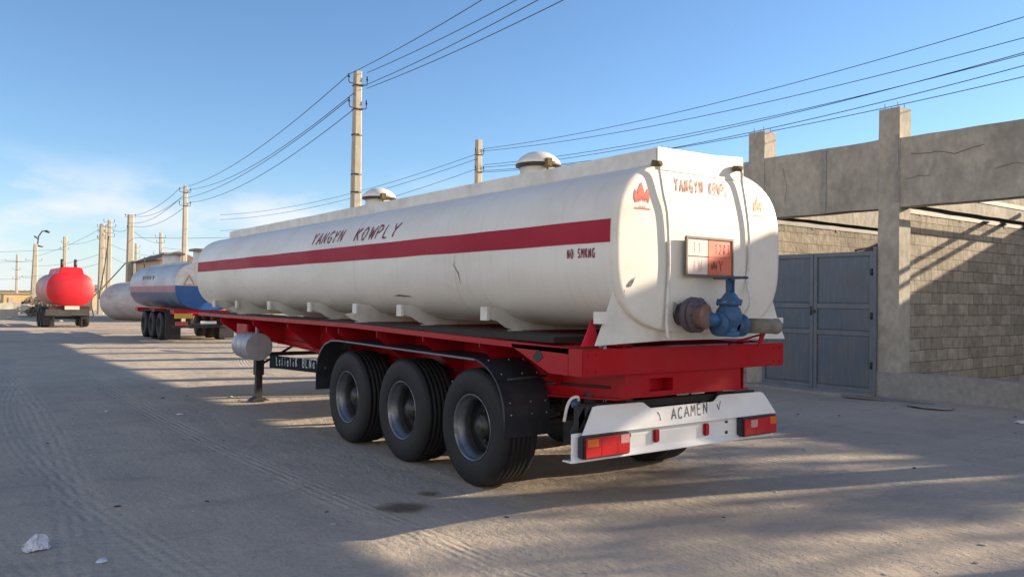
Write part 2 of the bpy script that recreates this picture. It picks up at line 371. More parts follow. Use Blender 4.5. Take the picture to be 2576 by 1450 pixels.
def off(o):
    v = Vector((0, 0, 0))
    while o is not None: v += o.location; o = o.parent
    return v
def obj(name, mb, m, parent=None, loc=None, fix=True, bevel=0, autosmooth=None):
    me = bpy.data.meshes.new(name)
    o0 = off(parent) if parent else (Vector(loc) if loc else Vector((0, 0, 0)))
    me.from_pydata([tuple(v - o0) for v in mb.v], [], mb.f)
    for p, sm in zip(me.polygons, mb.sm): p.use_smooth = sm
    if fix:
        b = bmesh.new(); b.from_mesh(me)
        if fix != 'norm': bmesh.ops.remove_doubles(b, verts=b.verts, dist=1e-5)
        bmesh.ops.recalc_face_normals(b, faces=b.faces)
        if bevel:
            ed = [e for e in b.edges if len(e.link_faces) == 2 and e.calc_face_angle(0) > .6]
            bmesh.ops.bevel(b, geom=ed, offset=bevel, segments=2, affect='EDGES', clamp_overlap=True)
        b.to_mesh(me); b.free()
    ms = m if isinstance(m, (list, tuple)) else [m]
    for q in ms: me.materials.append(q)
    o = bpy.data.objects.new(name, me); COL.objects.link(o)
    if parent: o.parent = parent
    elif loc: o.location = loc
    return o
def thing(name, label, cat, loc, group=None):
    o = bpy.data.objects.new(name, None); COL.objects.link(o); o.location = loc; o.empty_display_size = .3
    return tag(o, label, cat, group)
def tag(o, label, cat, group=None, kind=None):
    if label: o['label'] = label
    if cat: o['category'] = cat
    if group: o['group'] = group
    if kind: o['kind'] = kind
    return o
def copy_tree(o, parent=None):
    c = o.copy(); COL.objects.link(c); c.parent = parent
    for ch in [x for x in bpy.data.objects if x.parent == o]: copy_tree(ch, c)
    return c

# ------------------------------------------------------------------ brush lettering (strokes in a 1 x 1 cell)
GL = {
 'A': [[(0, 0), (.42, 1), (.85, 0)], [(.15, .35), (.68, .35)]],
 'B': [[(.05, 0), (.05, 1), (.6, .95), (.7, .75), (.5, .55), (.05, .52)], [(.5, .55), (.75, .35), (.6, .05), (.05, 0)]],
 'C': [[(.75, .85), (.5, 1), (.15, .8), (.05, .4), (.25, .05), (.55, 0), (.75, .15)]],
 'D': [[(.05, 0), (.05, 1), (.5, .88), (.7, .5), (.5, .1), (.05, 0)]],
 'E': [[(.7, 1), (.05, 1), (.05, 0), (.7, 0)], [(.05, .52), (.55, .52)]],
 'G': [[(.75, .82), (.5, 1), (.15, .8), (.05, .4), (.25, .05), (.6, 0), (.75, .2), (.75, .45), (.5, .45)]],
 'I': [[(.3, 0), (.3, 1)]],
 'K': [[(.05, 0), (.05, 1)], [(.7, 1), (.08, .45)], [(.22, .58), (.75, 0)]],
 'L': [[(.05, 1), (.05, 0), (.6, 0)]],
 'M': [[(0, 0), (.12, 1), (.42, .35), (.72, 1), (.85, 0)]],
 'N': [[(.05, 0), (.05, 1), (.7, 0), (.7, 1)]],
 'O': [[(.4, 1), (.1, .8), (.05, .4), (.25, .03), (.5, .03), (.75, .4), (.7, .8), (.4, 1)]],
 'P': [[(.05, 0), (.05, 1), (.55, .95), (.7, .72), (.5, .5), (.05, .45)]],
 'S': [[(.7, .85), (.45, 1), (.12, .85), (.15, .62), (.6, .4), (.68, .15), (.4, 0), (.05, .15)]],
 'W': [[(0, 1), (.2, 0), (.42, .8), (.62, 0), (.85, 1)]],
 'X': [[(.05, 0), (.75, 1)], [(.05, 1), (.75, 0)]],
 'Y': [[(.0, 1), (.38, .5), (.8, 1)], [(.38, .5), (.32, 0)]],
 '1': [[(.25, .8), (.42, 1), (.42, 0)]],
 '2': [[(.1, .8), (.35, 1), (.65, .8), (.6, .5), (.05, 0), (.7, 0)]],
 '3': [[(.1, .9), (.4, 1), (.65, .78), (.3, .52), (.68, .3), (.4, 0), (.08, .1)]],
 '0': [[(.38, 1), (.08, .6), (.15, .1), (.38, 0), (.65, .4), (.6, .85), (.38, 1)]],
 '8': [[(.38, .52), (.12, .75), (.38, 1), (.62, .75), (.38, .52), (.08, .25), (.38, 0), (.68, .25), (.38, .52)]],
 'l': [[(.3, 0), (.2, 1)]], 'i': [[(.3, 0), (.3, .62)], [(.28, .85), (.28, .97)]],
 'a': [[(.6, 0), (.55, .6), (.3, .65), (.08, .4), (.15, .05), (.4, .05), (.56, .3)]],
 's': [[(.5, .6), (.15, .62), (.1, .45), (.45, .3), (.5, .08), (.15, 0)]],
 't': [[(.25, 1), (.22, .1), (.5, 0)], [(.05, .68), (.55, .72)]],
 'n': [[(.08, 0), (.08, .62), (.4, .65), (.55, .5), (.56, 0)]],
 'd': [[(.6, 1), (.6, 0), (.2, .0), (.08, .3), (.2, .58), (.58, .55)]],
 '.': [[(.15, .0), (.25, .06)]], ')': [[(.05, 1), (.4, .6), (.42, 0)]], '/': [[(.05, .75), (.2, .1), (.75, 1)]],
}
def letters(text, width, height, stroke, fn, shear=0.0, adv=1.0, seed=1, thick=0.0):
    """text laid out over [0,width] x [0,height], every stroke a brush mark; fn(s,t) gives the point on the surface"""
    rnd = random.Random(seed)
    n = len(text); cw = width / (n - .2)
    mb = MB()
    for i, ch in enumerate(text):
        if ch not in GL: continue
        x0 = i * cw; jx = rnd.uniform(-.02, .02) * cw; jz = rnd.uniform(-.02, .02) * height
        for st in GL[ch]:
            pts = []
            for a, b in zip(st, st[1:]):
                for k in range(4):
                    t = k / 4; pts.append((a[0] + (b[0] - a[0]) * t, a[1] + (b[1] - a[1]) * t))
            pts.append(st[-1])
            P2 = [Vector((x0 + jx + p[0] * cw * adv + shear * p[1] * height, p[1] * height + jz)) for p in pts]
            vs = []
            for k, p in enumerate(P2):
                d = P2[min(k + 1, len(P2) - 1)] - P2[max(k - 1, 0)]
                nn = Vector((-d.y, d.x)).normalized() if d.length else Vector((0, 1))
                e = stroke * (.46 + .12 * math.sin(k * .9 + i))
                for sgn in (1, -1):
                    q = p + nn * e * sgn; vs.append(fn(q.x, q.y))
            mb.add(vs, [(2 * k, 2 * k + 1, 2 * k + 3, 2 * k + 2) for k in range(len(P2) - 1)])
    return mb

# ------------------------------------------------------------------ ground
def graded(lo, hi, c0, c1, fine, grow):
    a = [c0]
    while a[-1] < c1: a.append(a[-1] + fine)
    st = fine
    while a[-1] < hi: st *= grow; a.append(min(hi, a[-1] + st))
    st = fine; b = [c0]
    while b[-1] > lo: st *= grow; b.append(max(lo, b[-1] - st))
    return sorted(set(b + a))
def gz(x, y):
    d = max(0, min(1, (math.hypot(x - 5, y - 8) - 0) / 14)); fade = 1 - max(0, min(1, (math.hypot(x, y) - 30) / 30))
    z = .018 * noise.noise(Vector((x * .5, y * .35, 0))) + .010 * noise.noise(Vector((x * 1.7 + y * .5, y * .9, 3)))
    # tyre ruts curving past the trailer
    for cx0, k in ((1.1, .55), (2.6, .5)):
        xx = x - (cx0 - .04 * (y - 6) ** 1 * .4 + .012 * (y - 6) ** 2 * .3)
        z += -.010 * math.exp(-(xx / .16) ** 2) + .006 * math.exp(-((abs(xx) - .26) / .09) ** 2)
    # sand bank against the low wall
    if 12.2 < x < 14.2 and y < 8: z += .05 * (x - 12.2) / 2 * max(0, min(1, (8 - y)))
    return z * fade - .004
xs = graded(-900, 1200, -2, 15, .12, 1.25); ys = graded(-400, 1500, 1, 18, .12, 1.22)
gm = MB(); nx = len(xs)
gm.add([(x, y, gz(x, y)) for y in ys for x in xs],
       [(j * nx + i, j * nx + i + 1, (j + 1) * nx + i + 1, (j + 1) * nx + i) for j in range(len(ys) - 1) for i in range(nx - 1)], True)
tag(obj('ground', gm, GROUND, fix=False), None, None, kind='structure')

# ------------------------------------------------------------------ tank section
TC = (5.24, 2.11)          # x, z of the tank axis
def sect(ang, a=1.02, b=.69, n=3.1):
    c, s = math.cos(ang), math.sin(ang)
    r = (abs(c / a) ** n + abs(s / b) ** n) ** (-1 / n)
    return r * c, r * s
def side_x(z, a=1.02, b=.69, n=3.1):     # half width of the section at height z over the axis
    return a * max(0, 1 - abs(z / b) ** n) ** (1 / n)
def tank_mesh(cx, cz, y0, y1, a, b, n, dish0, dish1, N=96, ny=24):
    angs = [2 * PI * k / N for k in range(N)]
    sec = [sect(t, a, b, n) for t in angs]
    prof = []
    for k in range(25):                     # rear head: flat-dished with a small knuckle
        q = k / 24
        prof.append((q, y0 - dish0 * (1 - q ** 2.4)))
    rings = []
    rings += [(max(q * .985, 0), y) for q, y in prof]
    rings += [(.997, y0 + .012), (1.0, y0 + .035)]
    for k in range(1, ny): rings.append((1.0, y0 + .035 + (y1 - y0 - .07) * k / ny))
    rings += [(1.0, y1 - .035)]
    for k in range(9):
        q = 1 - k / 8
        rings.append((q, y1 + dish1 * math.sqrt(max(0, 1 - q ** 2)) ))
    mb = MB(); vs = []
    for q, y in rings:
        for sx, sz in sec: vs.append((cx + sx * q, y, cz + sz * q))
    m = len(rings)
    fs = [(i * N + k, i * N + (k + 1) % N, (i + 1) * N + (k + 1) % N, (i + 1) * N + k) for i in range(m - 1) for k in range(N)]
    mb.add(vs, fs, True)
    return mb

TR = thing('tanker_trailer', 'white oval tanker trailer with red stripe on three-axle red chassis', 'trailer', (5.24, 4.6, 0))
_tm = tank_mesh(TC[0], TC[1], 4.45, 15.85, 1.02, .69, 3.1, .022, .30, ny=120)
for v in _tm.v:
    if v.y > 4.75: v += Vector((v.x - TC[0], 0, v.z - TC[1])).normalized() * (-.0025 - .0022 * noise.noise(Vector((v.x * 1.6, v.y * 1.3, v.z * 1.6))) )
shell = obj('tank_shell', _tm, WHITE, TR)
shell.data.materials.append(WHITE)
N = 96
for yy in (6.72, 9.0, 11.3, 13.6):
    b_ = MB(); vs = []
    for q, y in ((.999, yy - .008), (1.0012, yy), (.999, yy + .008)):
        for k in range(N):
            sx, sz = sect(2 * PI * k / N); vs.append((TC[0] + sx * q, y, TC[1] + sz * q))
    b_.add(vs, [(i * N + k, i * N + (k + 1) % N, (i + 1) * N + (k + 1) % N, (i + 1) * N + k) for i in range(2) for k in range(N)], True)
    obj('weld_seam', b_, WHITE, shell)
# red stripe on both flanks, a thin painted band proud of the shell
def band(sgn, z0, z1, y0, y1, ofs=.003, wav=.006):
    mb = MB(); ny = 60; nz_ = 6; vs = []
    for i in range(ny + 1):
        y = y0 + (y1 - y0) * i / ny
        for j in range(nz_ + 1):
            z = z0 + (z1 - z0) * j / nz_
            if j in (0, nz_): z += wav * noise.noise(Vector((y * 1.3, j, 7)))
            vs.append((TC[0] - sgn * (side_x(z - TC[1]) + ofs), y, z))
    m = nz_ + 1
    mb.add(vs, [(i * m + j, i * m + j + 1, (i + 1) * m + j + 1, (i + 1) * m + j) for i in range(ny) for j in range(nz_)], True)
    return mb
obj('red_stripe', band(1, 2.122, 2.300, 4.50, 15.8), STRIPE, shell)
obj('red_stripe', band(-1, 2.122, 2.300, 4.50, 15.8), STRIPE, shell)
def on_side(y0, z0):
    return lambda s, t: (TC[0] - (side_x(z0 + t - TC[1]) + .004), y0 - s, z0 + t)
obj('lettering', letters('YANGYN', .98, .150, .021, on_side(10.38, 2.375), shear=.45, adv=.82), INK, shell)
obj('lettering', letters('KOWPLY', 1.10, .150, .021, on_side(9.05, 2.360), shear=.45, adv=.82, seed=3), INK, shell)
obj('lettering', letters('NO SMKNG', .335, .073, .011, on_side(5.00, 2.010), adv=.75, seed=5), INK, shell)
def head_y(x, z):
    dx, dz = x - TC[0], z - TC[1]
    q = min(1, ((abs(dx / 1.02)) ** 3.1 + (abs(dz / .69)) ** 3.1) ** (1 / 3.1))
    return 4.45 - .022 * (1 - q ** 2.4)
def on_head(x0, z0, slope=0.0):
    return lambda s, t: (x0 + s, head_y(x0 + s, z0 + t) - .0028, z0 + t + slope * s)
obj('lettering', letters('YANGYN', .345, .105, .0115, on_head(4.86, 2.560, .02), adv=.8, seed=7), MATS['faded_ink'], shell)
obj('lettering', letters('KOWPL.', .30, .100, .0095, on_head(5.275, 2.566, .02), adv=.8, seed=9), mat('faded_ink', (.34, .12, .08), .6), shell)
# flame emblems on the head
FL = [(.08, .12), (0, .30), (.02, .50), (.12, .70), (.18, .52), (.25, .44), (.27, .64), (.38, .84), (.48, 1.0), (.55, .82), (.66, .62), (.67, .46), (.76, .54), (.88, .76), (.96, .55), (1, .35), (.95, .2), (.88, .08), (.86, .22), (.80, .34), (.74, .12), (.66, .34), (.60, .12), (.5, .40), (.42, .12), (.34, .30), (.28, .08), (.20, .26), (.15, .08)]
def flame(x0, z0, w_, h_):
    mb = MB(); f = on_head(x0, z0)
    pts = [f(p[0] * w_, .14 * h_ + p[1] * h_ * .86) for p in FL]
    mb.add(pts, [tuple(range(len(pts)))])
    mb.add([f(.04 * w_, 0), f(1.04 * w_, .0), f(1.04 * w_, .045 * h_), f(.04 * w_, .045 * h_)], [(0, 1, 2, 3)])
    for q in (.35, .5, .66):
        mb.add([f(q * w_, .05 * h_), f((q + .05) * w_, .05 * h_), f((q + .05) * w_, .12 * h_), f(q * w_, .12 * h_)], [(0, 1, 2, 3)])
    bm = bmesh.new(); return mb
def tri_obj(name, mb, m, parent):
    o = obj(name, mb, m, parent)
    b = bmesh.new(); b.from_mesh(o.data); bmesh.ops.triangulate(b, faces=b.faces); b.to_mesh(o.data); b.free(); return o
tri_obj('flame_emblem', flame(4.41, 2.385, .165, .215), FLAME, shell)
tri_obj('flame_emblem', flame(5.86, 2.43, .125, .18), mat('flame_faded', (.72, .22, .12), .6), shell)
# dents / scrapes: shapes of bare dirty metal
def smear(pts, name, m, parent=shell, fn=None):
    mb = MB(); mb.add([fn(*p) for p in pts], [tuple(range(len(pts)))]); return tri_obj(name, mb, m, parent)
hf = lambda x, z: (x, head_y(x, z) - .005, z)
smear([(4.352, 1.795), (4.385, 1.83), (4.415, 1.85), (4.43, 1.865), (4.41, 1.82), (4.385, 1.785), (4.36, 1.78)], 'scrape_mark', VDARK, fn=hf)
smear([(4.315, 1.745), (4.325, 1.765), (4.322, 1.74)], 'scrape_mark', VDARK, fn=hf)
sfn = lambda y, z: (TC[0] - side_x(z - TC[1]) - .004, y, z)
smear([(6.72, 2.07), (6.73, 2.0), (6.66, 1.93), (6.63, 1.80), (6.645, 1.93), (6.72, 2.0)], 'scrape_mark', mat('grey_crack', (.16, .14, .13), .9), fn=sfn)
smear([(8.1, 1.70), (7.95, 1.715), (7.72, 1.70), (7.62, 1.665), (7.70, 1.69), (7.85, 1.69)], 'scrape_mark', mat('brown_scuff', (.17, .13, .09), .9), fn=sfn)
rd = random.Random(4)
for k in range(26):
    yy = rd.uniform(4.8, 14); zz = rd.uniform(1.62, 1.95); s_ = rd.uniform(.004, .012)
    smear([(yy, zz), (yy + s_ * 2.2, zz + s_ * .4), (yy + s_ * 1.4, zz + s_), (yy - s_ * .5, zz + s_ * .7)], 'paint_chip', MATS['brown_scuff'], fn=sfn) if k < 14 else None

# spill coaming on top: four plates
co_ = thing  # (plates are parts of the trailer)
def rail_plate(x):
    mb = MB(); n = 60; vs = []
    for i in range(n + 1):
        y = 4.46 + (15.35 - 4.46) * i / n
        wv = .006 * noise.noise(Vector((y * .8, x, 1))); wz = .008 * noise.noise(Vector((y * .6, x, 5)))
        for dx, z in ((-.004, 2.70), (.004, 2.70), (.004, 2.885 + wz), (-.004, 2.885 + wz)): vs.append((x + dx + wv * (z - 2.7) * 4, y, z))
    mb.add(vs, [(i * 4 + k, i * 4 + (k + 1) % 4, (i + 1) * 4 + (k + 1) % 4, (i + 1) * 4 + k) for i in range(n) for k in range(4)] + [(0, 1, 2, 3), (n * 4 + 3, n * 4 + 2, n * 4 + 1, n * 4)])
    return mb
obj('coaming_plate', rail_plate(4.67), WHITE2, TR)
obj('coaming_plate', rail_plate(5.72), WHITE2, TR)
mb = MB(); mb.prism([(4.668, 2.715), (5.728, 2.715), (5.715, 2.925), (5.3, 2.90), (4.664, 2.893)], 'y', 4.440, 4.452); obj('coaming_plate', mb, WHITE2, TR)
mb = MB(); mb.prism([(4.668, 2.715), (5.73, 2.715), (5.725, 2.89), (4.664, 2.89)], 'y', 15.35, 15.36); obj('coaming_plate', mb, WHITE2, TR)
# manhole domes
for yy in (6.70, 10.37):
    mh = obj('manhole_neck', MB().lathe([(.195, 2.72), (.195, 3.085), (.0, 3.085)], (5.24, yy, 0), (0, 0, 1)), WHITE2, TR)
    cp = MB().lathe([(.0, 3.235), (.06, 3.232), (.12, 3.215), (.18, 3.18), (.225, 3.135), (.238, 3.105), (.236, 3.09), (.19, 3.075)], (5.24, yy, 0), (0, 0, 1))
    obj('manhole_lid', cp, WHITE2, mh)
    obj('lid_gasket', MB().lathe([(.20, 3.062), (.239, 3.072), (.244, 3.085), (.239, 3.097), (.21, 3.097)], (5.24, yy, 0), (0, 0, 1)), BLACKM, mh)
    hg = MB().box(5.15, 5.21, yy - .27, yy - .17, 3.05, 3.13).tube([(5.13, yy - .25, 3.09), (5.25, yy - .25, 3.09)], .018)
    hg.tube([(5.18, yy - .235, 3.04), (5.18, yy - .20, 2.93)], .012).jitter(.006, 20)
    obj('lid_hinge', hg, MOSS, mh)
# drain hoses down the rear head
def hose(pts):
    out = []
    for i in range(len(pts) - 1):
        p0, p1, p2, p3 = [Vector(pts[max(0, min(len(pts) - 1, i + d))]) for d in (-1, 0, 1, 2)]
        for k in range(6):
            t = k / 6; out.append(.5 * ((2 * p1) + (p2 - p0) * t + (2 * p0 - 5 * p1 + 4 * p2 - p3) * t * t + (3 * p1 - p0 - 3 * p2 + p3) * t ** 3))
    out.append(Vector(pts[-1])); return out
obj('drain_hose', MB().tube(hose([(4.60, 4.50, 2.735), (4.625, 4.40, 2.745), (4.66, 4.412, 2.68), (4.70, 4.412, 2.52), (4.745, 4.412, 2.38), (4.768, 4.412, 2.15), (4.775, 4.412, 1.95), (4.762, 4.412, 1.72), (4.752, 4.412, 1.50), (4.76, 4.40, 1.38)]), .0125, 10), HOSE, TR)
obj('drain_hose', MB().tube(hose([(5.60, 4.50, 2.80), (5.635, 4.40, 2.80), (5.67, 4.412, 2.70), (5.72, 4.412, 2.52), (5.765, 4.412, 2.30), (5.775, 4.412, 2.05), (5.75, 4.412, 1.85), (5.71, 4.345, 1.68), (5.69, 4.40, 1.56)]), .0125, 10), HOSE, TR)
for x, z in ((4.615, 2.748), (5.60, 2.815)):
    obj('hose_clamp', MB().tube([(x - .035, 4.42, z), (x + .035, 4.385, z)], .024, 12).jitter(.006, 30), MOSS, TR)
# hazard board
sb = obj('hazard_board', MB().box(4.935, 5.508, 4.382, 4.396, 1.885, 2.198), SIGNF, TR)
fr = MB()
for a in ((4.93, 5.513, 2.185, 2.203), (4.93, 5.513, 1.880, 1.896)): fr.box(a[0], a[1], 4.368, 4.382, a[2], a[3])
for a in ((4.93, 4.948), (5.498, 5.513)): fr.box(a[0], a[1], 4.3685, 4.3815, 1.896, 2.185)
obj('board_frame', fr, SIGNF, sb)
obj('board_panel', MB().box(4.949, 5.194, 4.377, 4.3815, 2.046, 2.184), SIGNW, sb)
obj('board_panel', MB().box(4.949, 5.194, 4.377, 4.3815, 1.897, 2.037), SIGNW, sb)
obj('board_panel', MB().box(5.203, 5.497, 4.377, 4.3815, 2.043, 2.184), SIGNO, sb)
obj('board_panel', MB().box(5.203, 5.497, 4.377, 4.3815, 1.897, 2.040), SIGNO, sb)
bf = lambda x0, z0: (lambda s, t: (x0 + s, 4.3755, z0 + t))
SINK = mat('sign_ink', (.20, .035, .025), .6)
obj('lettering', letters('1203', .195, .078, .006, bf(5.285, 2.072), adv=.72), SINK, sb)
obj('lettering', letters('Y', .055, .090, .008, bf(5.335, 1.925), adv=.9), SINK, sb)
tri_obj('flame_emblem', (lambda: MB().add([(5.235 + p[0] * .075, 4.3755, 1.93 + p[1] * .085) for p in FL], [tuple(range(len(FL)))]))(), MOSS, sb)
obj('lettering', letters('11', .10, .08, .007, bf(5.02, 2.075), adv=.7), mat('faint_pink', (.60, .42, .38), .6), sb)
obj('lettering', letters('IN', .12, .09, .009, bf(5.02, 1.92), adv=.7), MATS['faint_pink'], sb)

# discharge valve
vy = 4.20
obj('stain_patch', MB().lathe([(0, 0), (.17, .0)], (5.02, head_y(5.02, 1.62) - .004, 1.62), (0, -1, .12), 20).jitter(.03, 9), mat('greasy_stain', (.30, .25, .20), .8, dirt=(.60, .57, .52), dirt_amt=.9, dscale=12), shell)
fl = MB().lathe([(.0, -.12), (.09, -.12), (.09, -.02), (.138, -.02), (.142, -.01), (.142, .02), (.138, .03), (.10, .03), (.10, .045), (.138, .045), (.138, .07), (.0, .07)], (4.955, 4.33, 1.570), (.06, -1, 0), 32)
for k in range(8):
    t = 2 * PI * k / 8; c_ = Vector((4.955 + .115 * math.cos(t), 4.33, 1.570 + .115 * math.sin(t))); fl.tube([c_ + Vector((0, .045, 0)), c_ - Vector((0, .088, 0))], .012, 6)
obj('outlet_flange', fl.jitter(.005, 25), VDARK, TR)
cap = MB().lathe([(.085, -.05), (.088, .02), (.098, .025), (.098, .045), (.088, .052), (0, .056)], (4.965, 4.24, 1.560), (.30, -1, -.02), 28)
obj('blind_cap', cap.jitter(.003, 25), RUST, TR)
VX = 5.255
vb = MB().tube([(5.0, vy + .05, 1.55), (5.16, vy, 1.52)], .055, 16)
vb.lathe([(.0, -.005), (.085, -.005), (.09, .005), (.09, .03), (.066, .04), (.07, .07), (.10, .11), (.108, .155), (.095, .21), (.075, .235), (.072, .245), (.10, .25), (.10, .27), (0, .27)], (VX - .01, vy, 1.405), (0, 0, 1), 28)
vb.lathe([(0, 0), (.092, 0), (.095, .008), (.095, .024), (.066, .03), (.066, .10)], (VX - .145, vy, 1.495), (1, 0, 0), 24)
vb.lathe([(.066, 0), (.066, .06), (.095, .066), (.095, .09), (.06, .092)], (VX + .055, vy, 1.49), (1, 0, 0), 24)
vbo = obj('valve_body', vb.jitter(.006, 18), BLUEV, TR)
for k in range(8):
    t = 2 * PI * k / 8
    obj('flange_bolt', MB().tube([(VX - .01 + .088 * math.cos(t), vy + .088 * math.sin(t), 1.645), (VX - .01 + .088 * math.cos(t), vy + .088 * math.sin(t), 1.70)], .008, 6), VDARK, vbo)
bn = MB().lathe([(.10, .0), (.098, .015), (.07, .03), (.05, .06), (.035, .075)], (VX + .005, vy, 1.677), (0, 0, 1), 20)
bn.box(VX - .032, VX - .02, vy - .016, vy + .016, 1.73, 1.855).box(VX + .03, VX + .042, vy - .016, vy + .016, 1.73, 1.855).tube([(VX + .005, vy, 1.72), (VX + .005, vy, 1.885)], .012, 8).box(VX - .036, VX + .046, vy - .018, vy + .018, 1.845, 1.856)
obj('valve_bonnet', bn, BLUEV, TR)
hw = MB(); n_ = 36
rg = [(VX + .01 + .128 * math.cos(2 * PI * k / n_), vy + .128 * math.sin(2 * PI * k / n_), 1.871 + .004 * math.cos(2 * PI * k / n_)) for k in range(n_ + 1)]
hw.tube(rg, .0115, 8, caps=False)
for k in range(5):
    t = 2 * PI * k / 5 + .3; hw.tube([(VX + .01, vy, 1.868), (VX + .01 + .125 * math.cos(t), vy + .125 * math.sin(t), 1.871)], .008, 6)
hw.lathe([(.0, -.012), (.03, -.012), (.03, .018), (0, .018)], (VX + .01, vy, 1.87), (0, 0, 1), 12)
obj('hand_wheel', hw, mat('wheel_grey_blue', (.035, .05, .08), .5), TR)
pp = MB().lathe([(.054, .02), (.062, 0), (.062, .38), (.066, .385), (.066, .41), (.054, .41), (.052, .12), (0, .12)], (VX + .145, vy, 1.485), (1, -.12, -.02), 24)
obj('outlet_pipe', pp, PIPE, TR)
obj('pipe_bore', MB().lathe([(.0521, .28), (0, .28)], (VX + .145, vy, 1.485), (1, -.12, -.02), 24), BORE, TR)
obj('pipe_stay', MB().prism([(5.70, 1.31), (5.725, 1.31), (5.79, 1.405), (5.83, 1.43), (5.74, 1.425)], 'y', vy + .05, vy + .065).tube([(5.72, vy + .38, 1.31), (5.76, vy + .05, 1.41)], .010, 6), RED, TR)
obj('drip_streak', MB().add([(4.93, 4.40, 1.44), (5.02, 4.40, 1.44), (5.0, 4.49, 1.30), (4.96, 4.49, 1.28)], [(0, 1, 2, 3)]), MATS['old_rust_stain'], TR) if False else None

# saddles under the tank
def saddle(y, x_out=4.19, cap_z=1.60, base=4.52, zb=1.385, th=.018):
    mb = MB()
    for sgn in (1, -1):
        top = []
        for k in range(12):
            x = x_out + .03 + (TC[0] - x_out - .03) * k / 11
            dx = abs(x - TC[0]); z = TC[1] - .69 * max(0, 1 - (min(dx, 1.019) / 1.02) ** 3.1) ** (1 / 3.1) + .01
            top.append((x, min(z, cap_z)))
        pts = top + [(TC[0], zb), (base, zb), (base - .10, zb + .03), (base - .20, zb + .09), (x_out, cap_z - .10), (x_out, cap_z)]
        if sgn == -1: pts = [(2 * TC[0] - p[0], p[1]) for p in pts]
        mb.prism(pts, 'y', y - th / 2, y + th / 2)
        xo = x_out if sgn == 1 else 2 * TC[0] - x_out
        mb.box(xo - .014, xo + .016, y - .055, y + .055, cap_z - .12, cap_z + .004)
        xb = base if sgn == 1 else 2 * TC[0] - base
        mb.box(xb - .04, xb + .08, y - .05, y + .05, zb - .012, zb)
    return mb
for y in (6.13, 7.76, 8.87, 10.27, 11.82, 13.35, 14.6):
    obj('saddle_bracket', saddle(y, base=4.52 if y not in (8.87, 13.35) else 4.25), WHITE2, TR)
rs = MB()
top = [(4.17, 1.52)] + [(x, TC[1] - .69 * max(0, 1 - (abs(x - TC[0]) / 1.02) ** 3.1) ** (1 / 3.1) + .008) for x in [4.27 + (6.21 - 4.27) * k / 24 for k in range(25)]] + [(6.31, 1.52)]
rs.prism(top + [(6.42, 1.345), (5.7, 1.36), (4.8, 1.36), (4.085, 1.335)], 'y', 4.50, 4.515)
rs.box(4.085, 4.17, 4.46, 4.53, 1.50, 1.59).box(6.30, 6.35, 4.47, 4.53, 1.49, 1.54)
obj('rear_skirt', rs, WHITE2, TR)
# black timbers between tank and frame
for x in (4.085, 5.82):
    obj('bearer_timber', MB().box(x, x + .575, 5.0, 15.0, 1.332, 1.380).jitter(.004, 5), TIMBER, TR)

# ------------------------------------------------------------------ chassis
def web(x, th):
    low = [(4.62, .905), (5.8, .83), (8.5, .87), (10.6, .93), (12.4, .99), (13.1, 1.10), (14.95, 1.14)]
    return MB().prism([(4.62, 1.318)] + low + [(14.95, 1.330)], 'x', x - th / 2, x + th / 2)
ch = MB()
obj('frame_beam', web(4.50, .012), RED, TR)
obj('frame_beam', web(5.98, .012), RED, TR)
fl = MB()
low = [(4.62, .905), (5.8, .83), (8.5, .87), (10.6, .93), (12.4, .99), (13.1, 1.10), (14.95, 1.14)]
for x in (4.50, 5.98):
    for a, b in zip(low, low[1:]):
        fl.prism([(a[0], a[1] - .014), (b[0], b[1] - .014), (b[0], b[1]), (a[0], a[1])], 'x', x - .075, x + .075)
    fl.box(x - .08, x + .08, 4.62, 14.95, 1.319, 1.330)
obj('frame_flange', fl, RED, TR)
for x in (4.03, 6.45):
    s_ = 1 if x < 5 else -1
    mb = MB(); n = 40
    for i in range(n):
        ya = 4.72 + (14.9 - 4.72) * i / n; yb = 4.72 + (14.9 - 4.72) * (i + 1) / n
        f_ = lambda y: 1.296 + .066 * min(1, max(0, (y - 4.6) / 4.0))
        mb.prism([(ya, f_(ya)), (yb, f_(yb)), (yb, f_(yb) + .012), (ya, f_(ya) + .012)], 'x', x - .03, x + .05 if s_ > 0 else x + .03)
        mb.prism([(ya, f_(ya) - .035), (yb, f_(yb) - .035), (yb, f_(yb)), (ya, f_(ya))], 'x', x - .03, x - .022)
    obj('side_rail', mb, RED, TR)
og = MB()
for y in (5.35, 5.95, 6.95, 7.95, 8.95, 9.3, 10.6, 12.0, 13.6):
    for sgn in (1, -1):
        pts = [(4.01, 1.25), (4.01, 1.31), (4.49, 1.31), (4.49, .95), (4.40, .96)]
        if sgn < 0: pts = [(2 * 5.24 - p[0], p[1]) for p in pts]
        obj('outrigger', MB().prism(pts, 'y', y - .006, y + .006), RED, TR)
for y in (5.6, 6.4, 7.5, 8.6, 10.0, 11.5, 13.0, 14.6): obj('cross_member', MB().box(4.506, 5.974, y - .04, y + .04, 1.06 if y < 12 else 1.12, 1.26), RED, TR)
rb = obj('rear_beam', MB().box(4.0, 6.476, 4.55, 4.72, 1.098, 1.305), RED, TR, bevel=.006)
obj('corner_gusset', MB().prism([(4.72, 1.305), (4.72, 1.098), (4.95, 1.10), (5.45, 1.285), (5.45, 1.305)], 'x', 4.0, 4.02), RED, TR)
obj('corner_plate', MB().box(4.09, 4.49, 4.72, 5.0, 1.300, 1.312), RED, TR)
obj('corner_gusset', MB().prism([(4.72, 1.305), (4.72, 1.098), (4.95, 1.10), (5.45, 1.285), (5.45, 1.305)], 'x', 6.456, 6.476), RED, TR)
bx = MB().box(4.475, 5.90, 4.588, 5.65, .905, 1.0975)
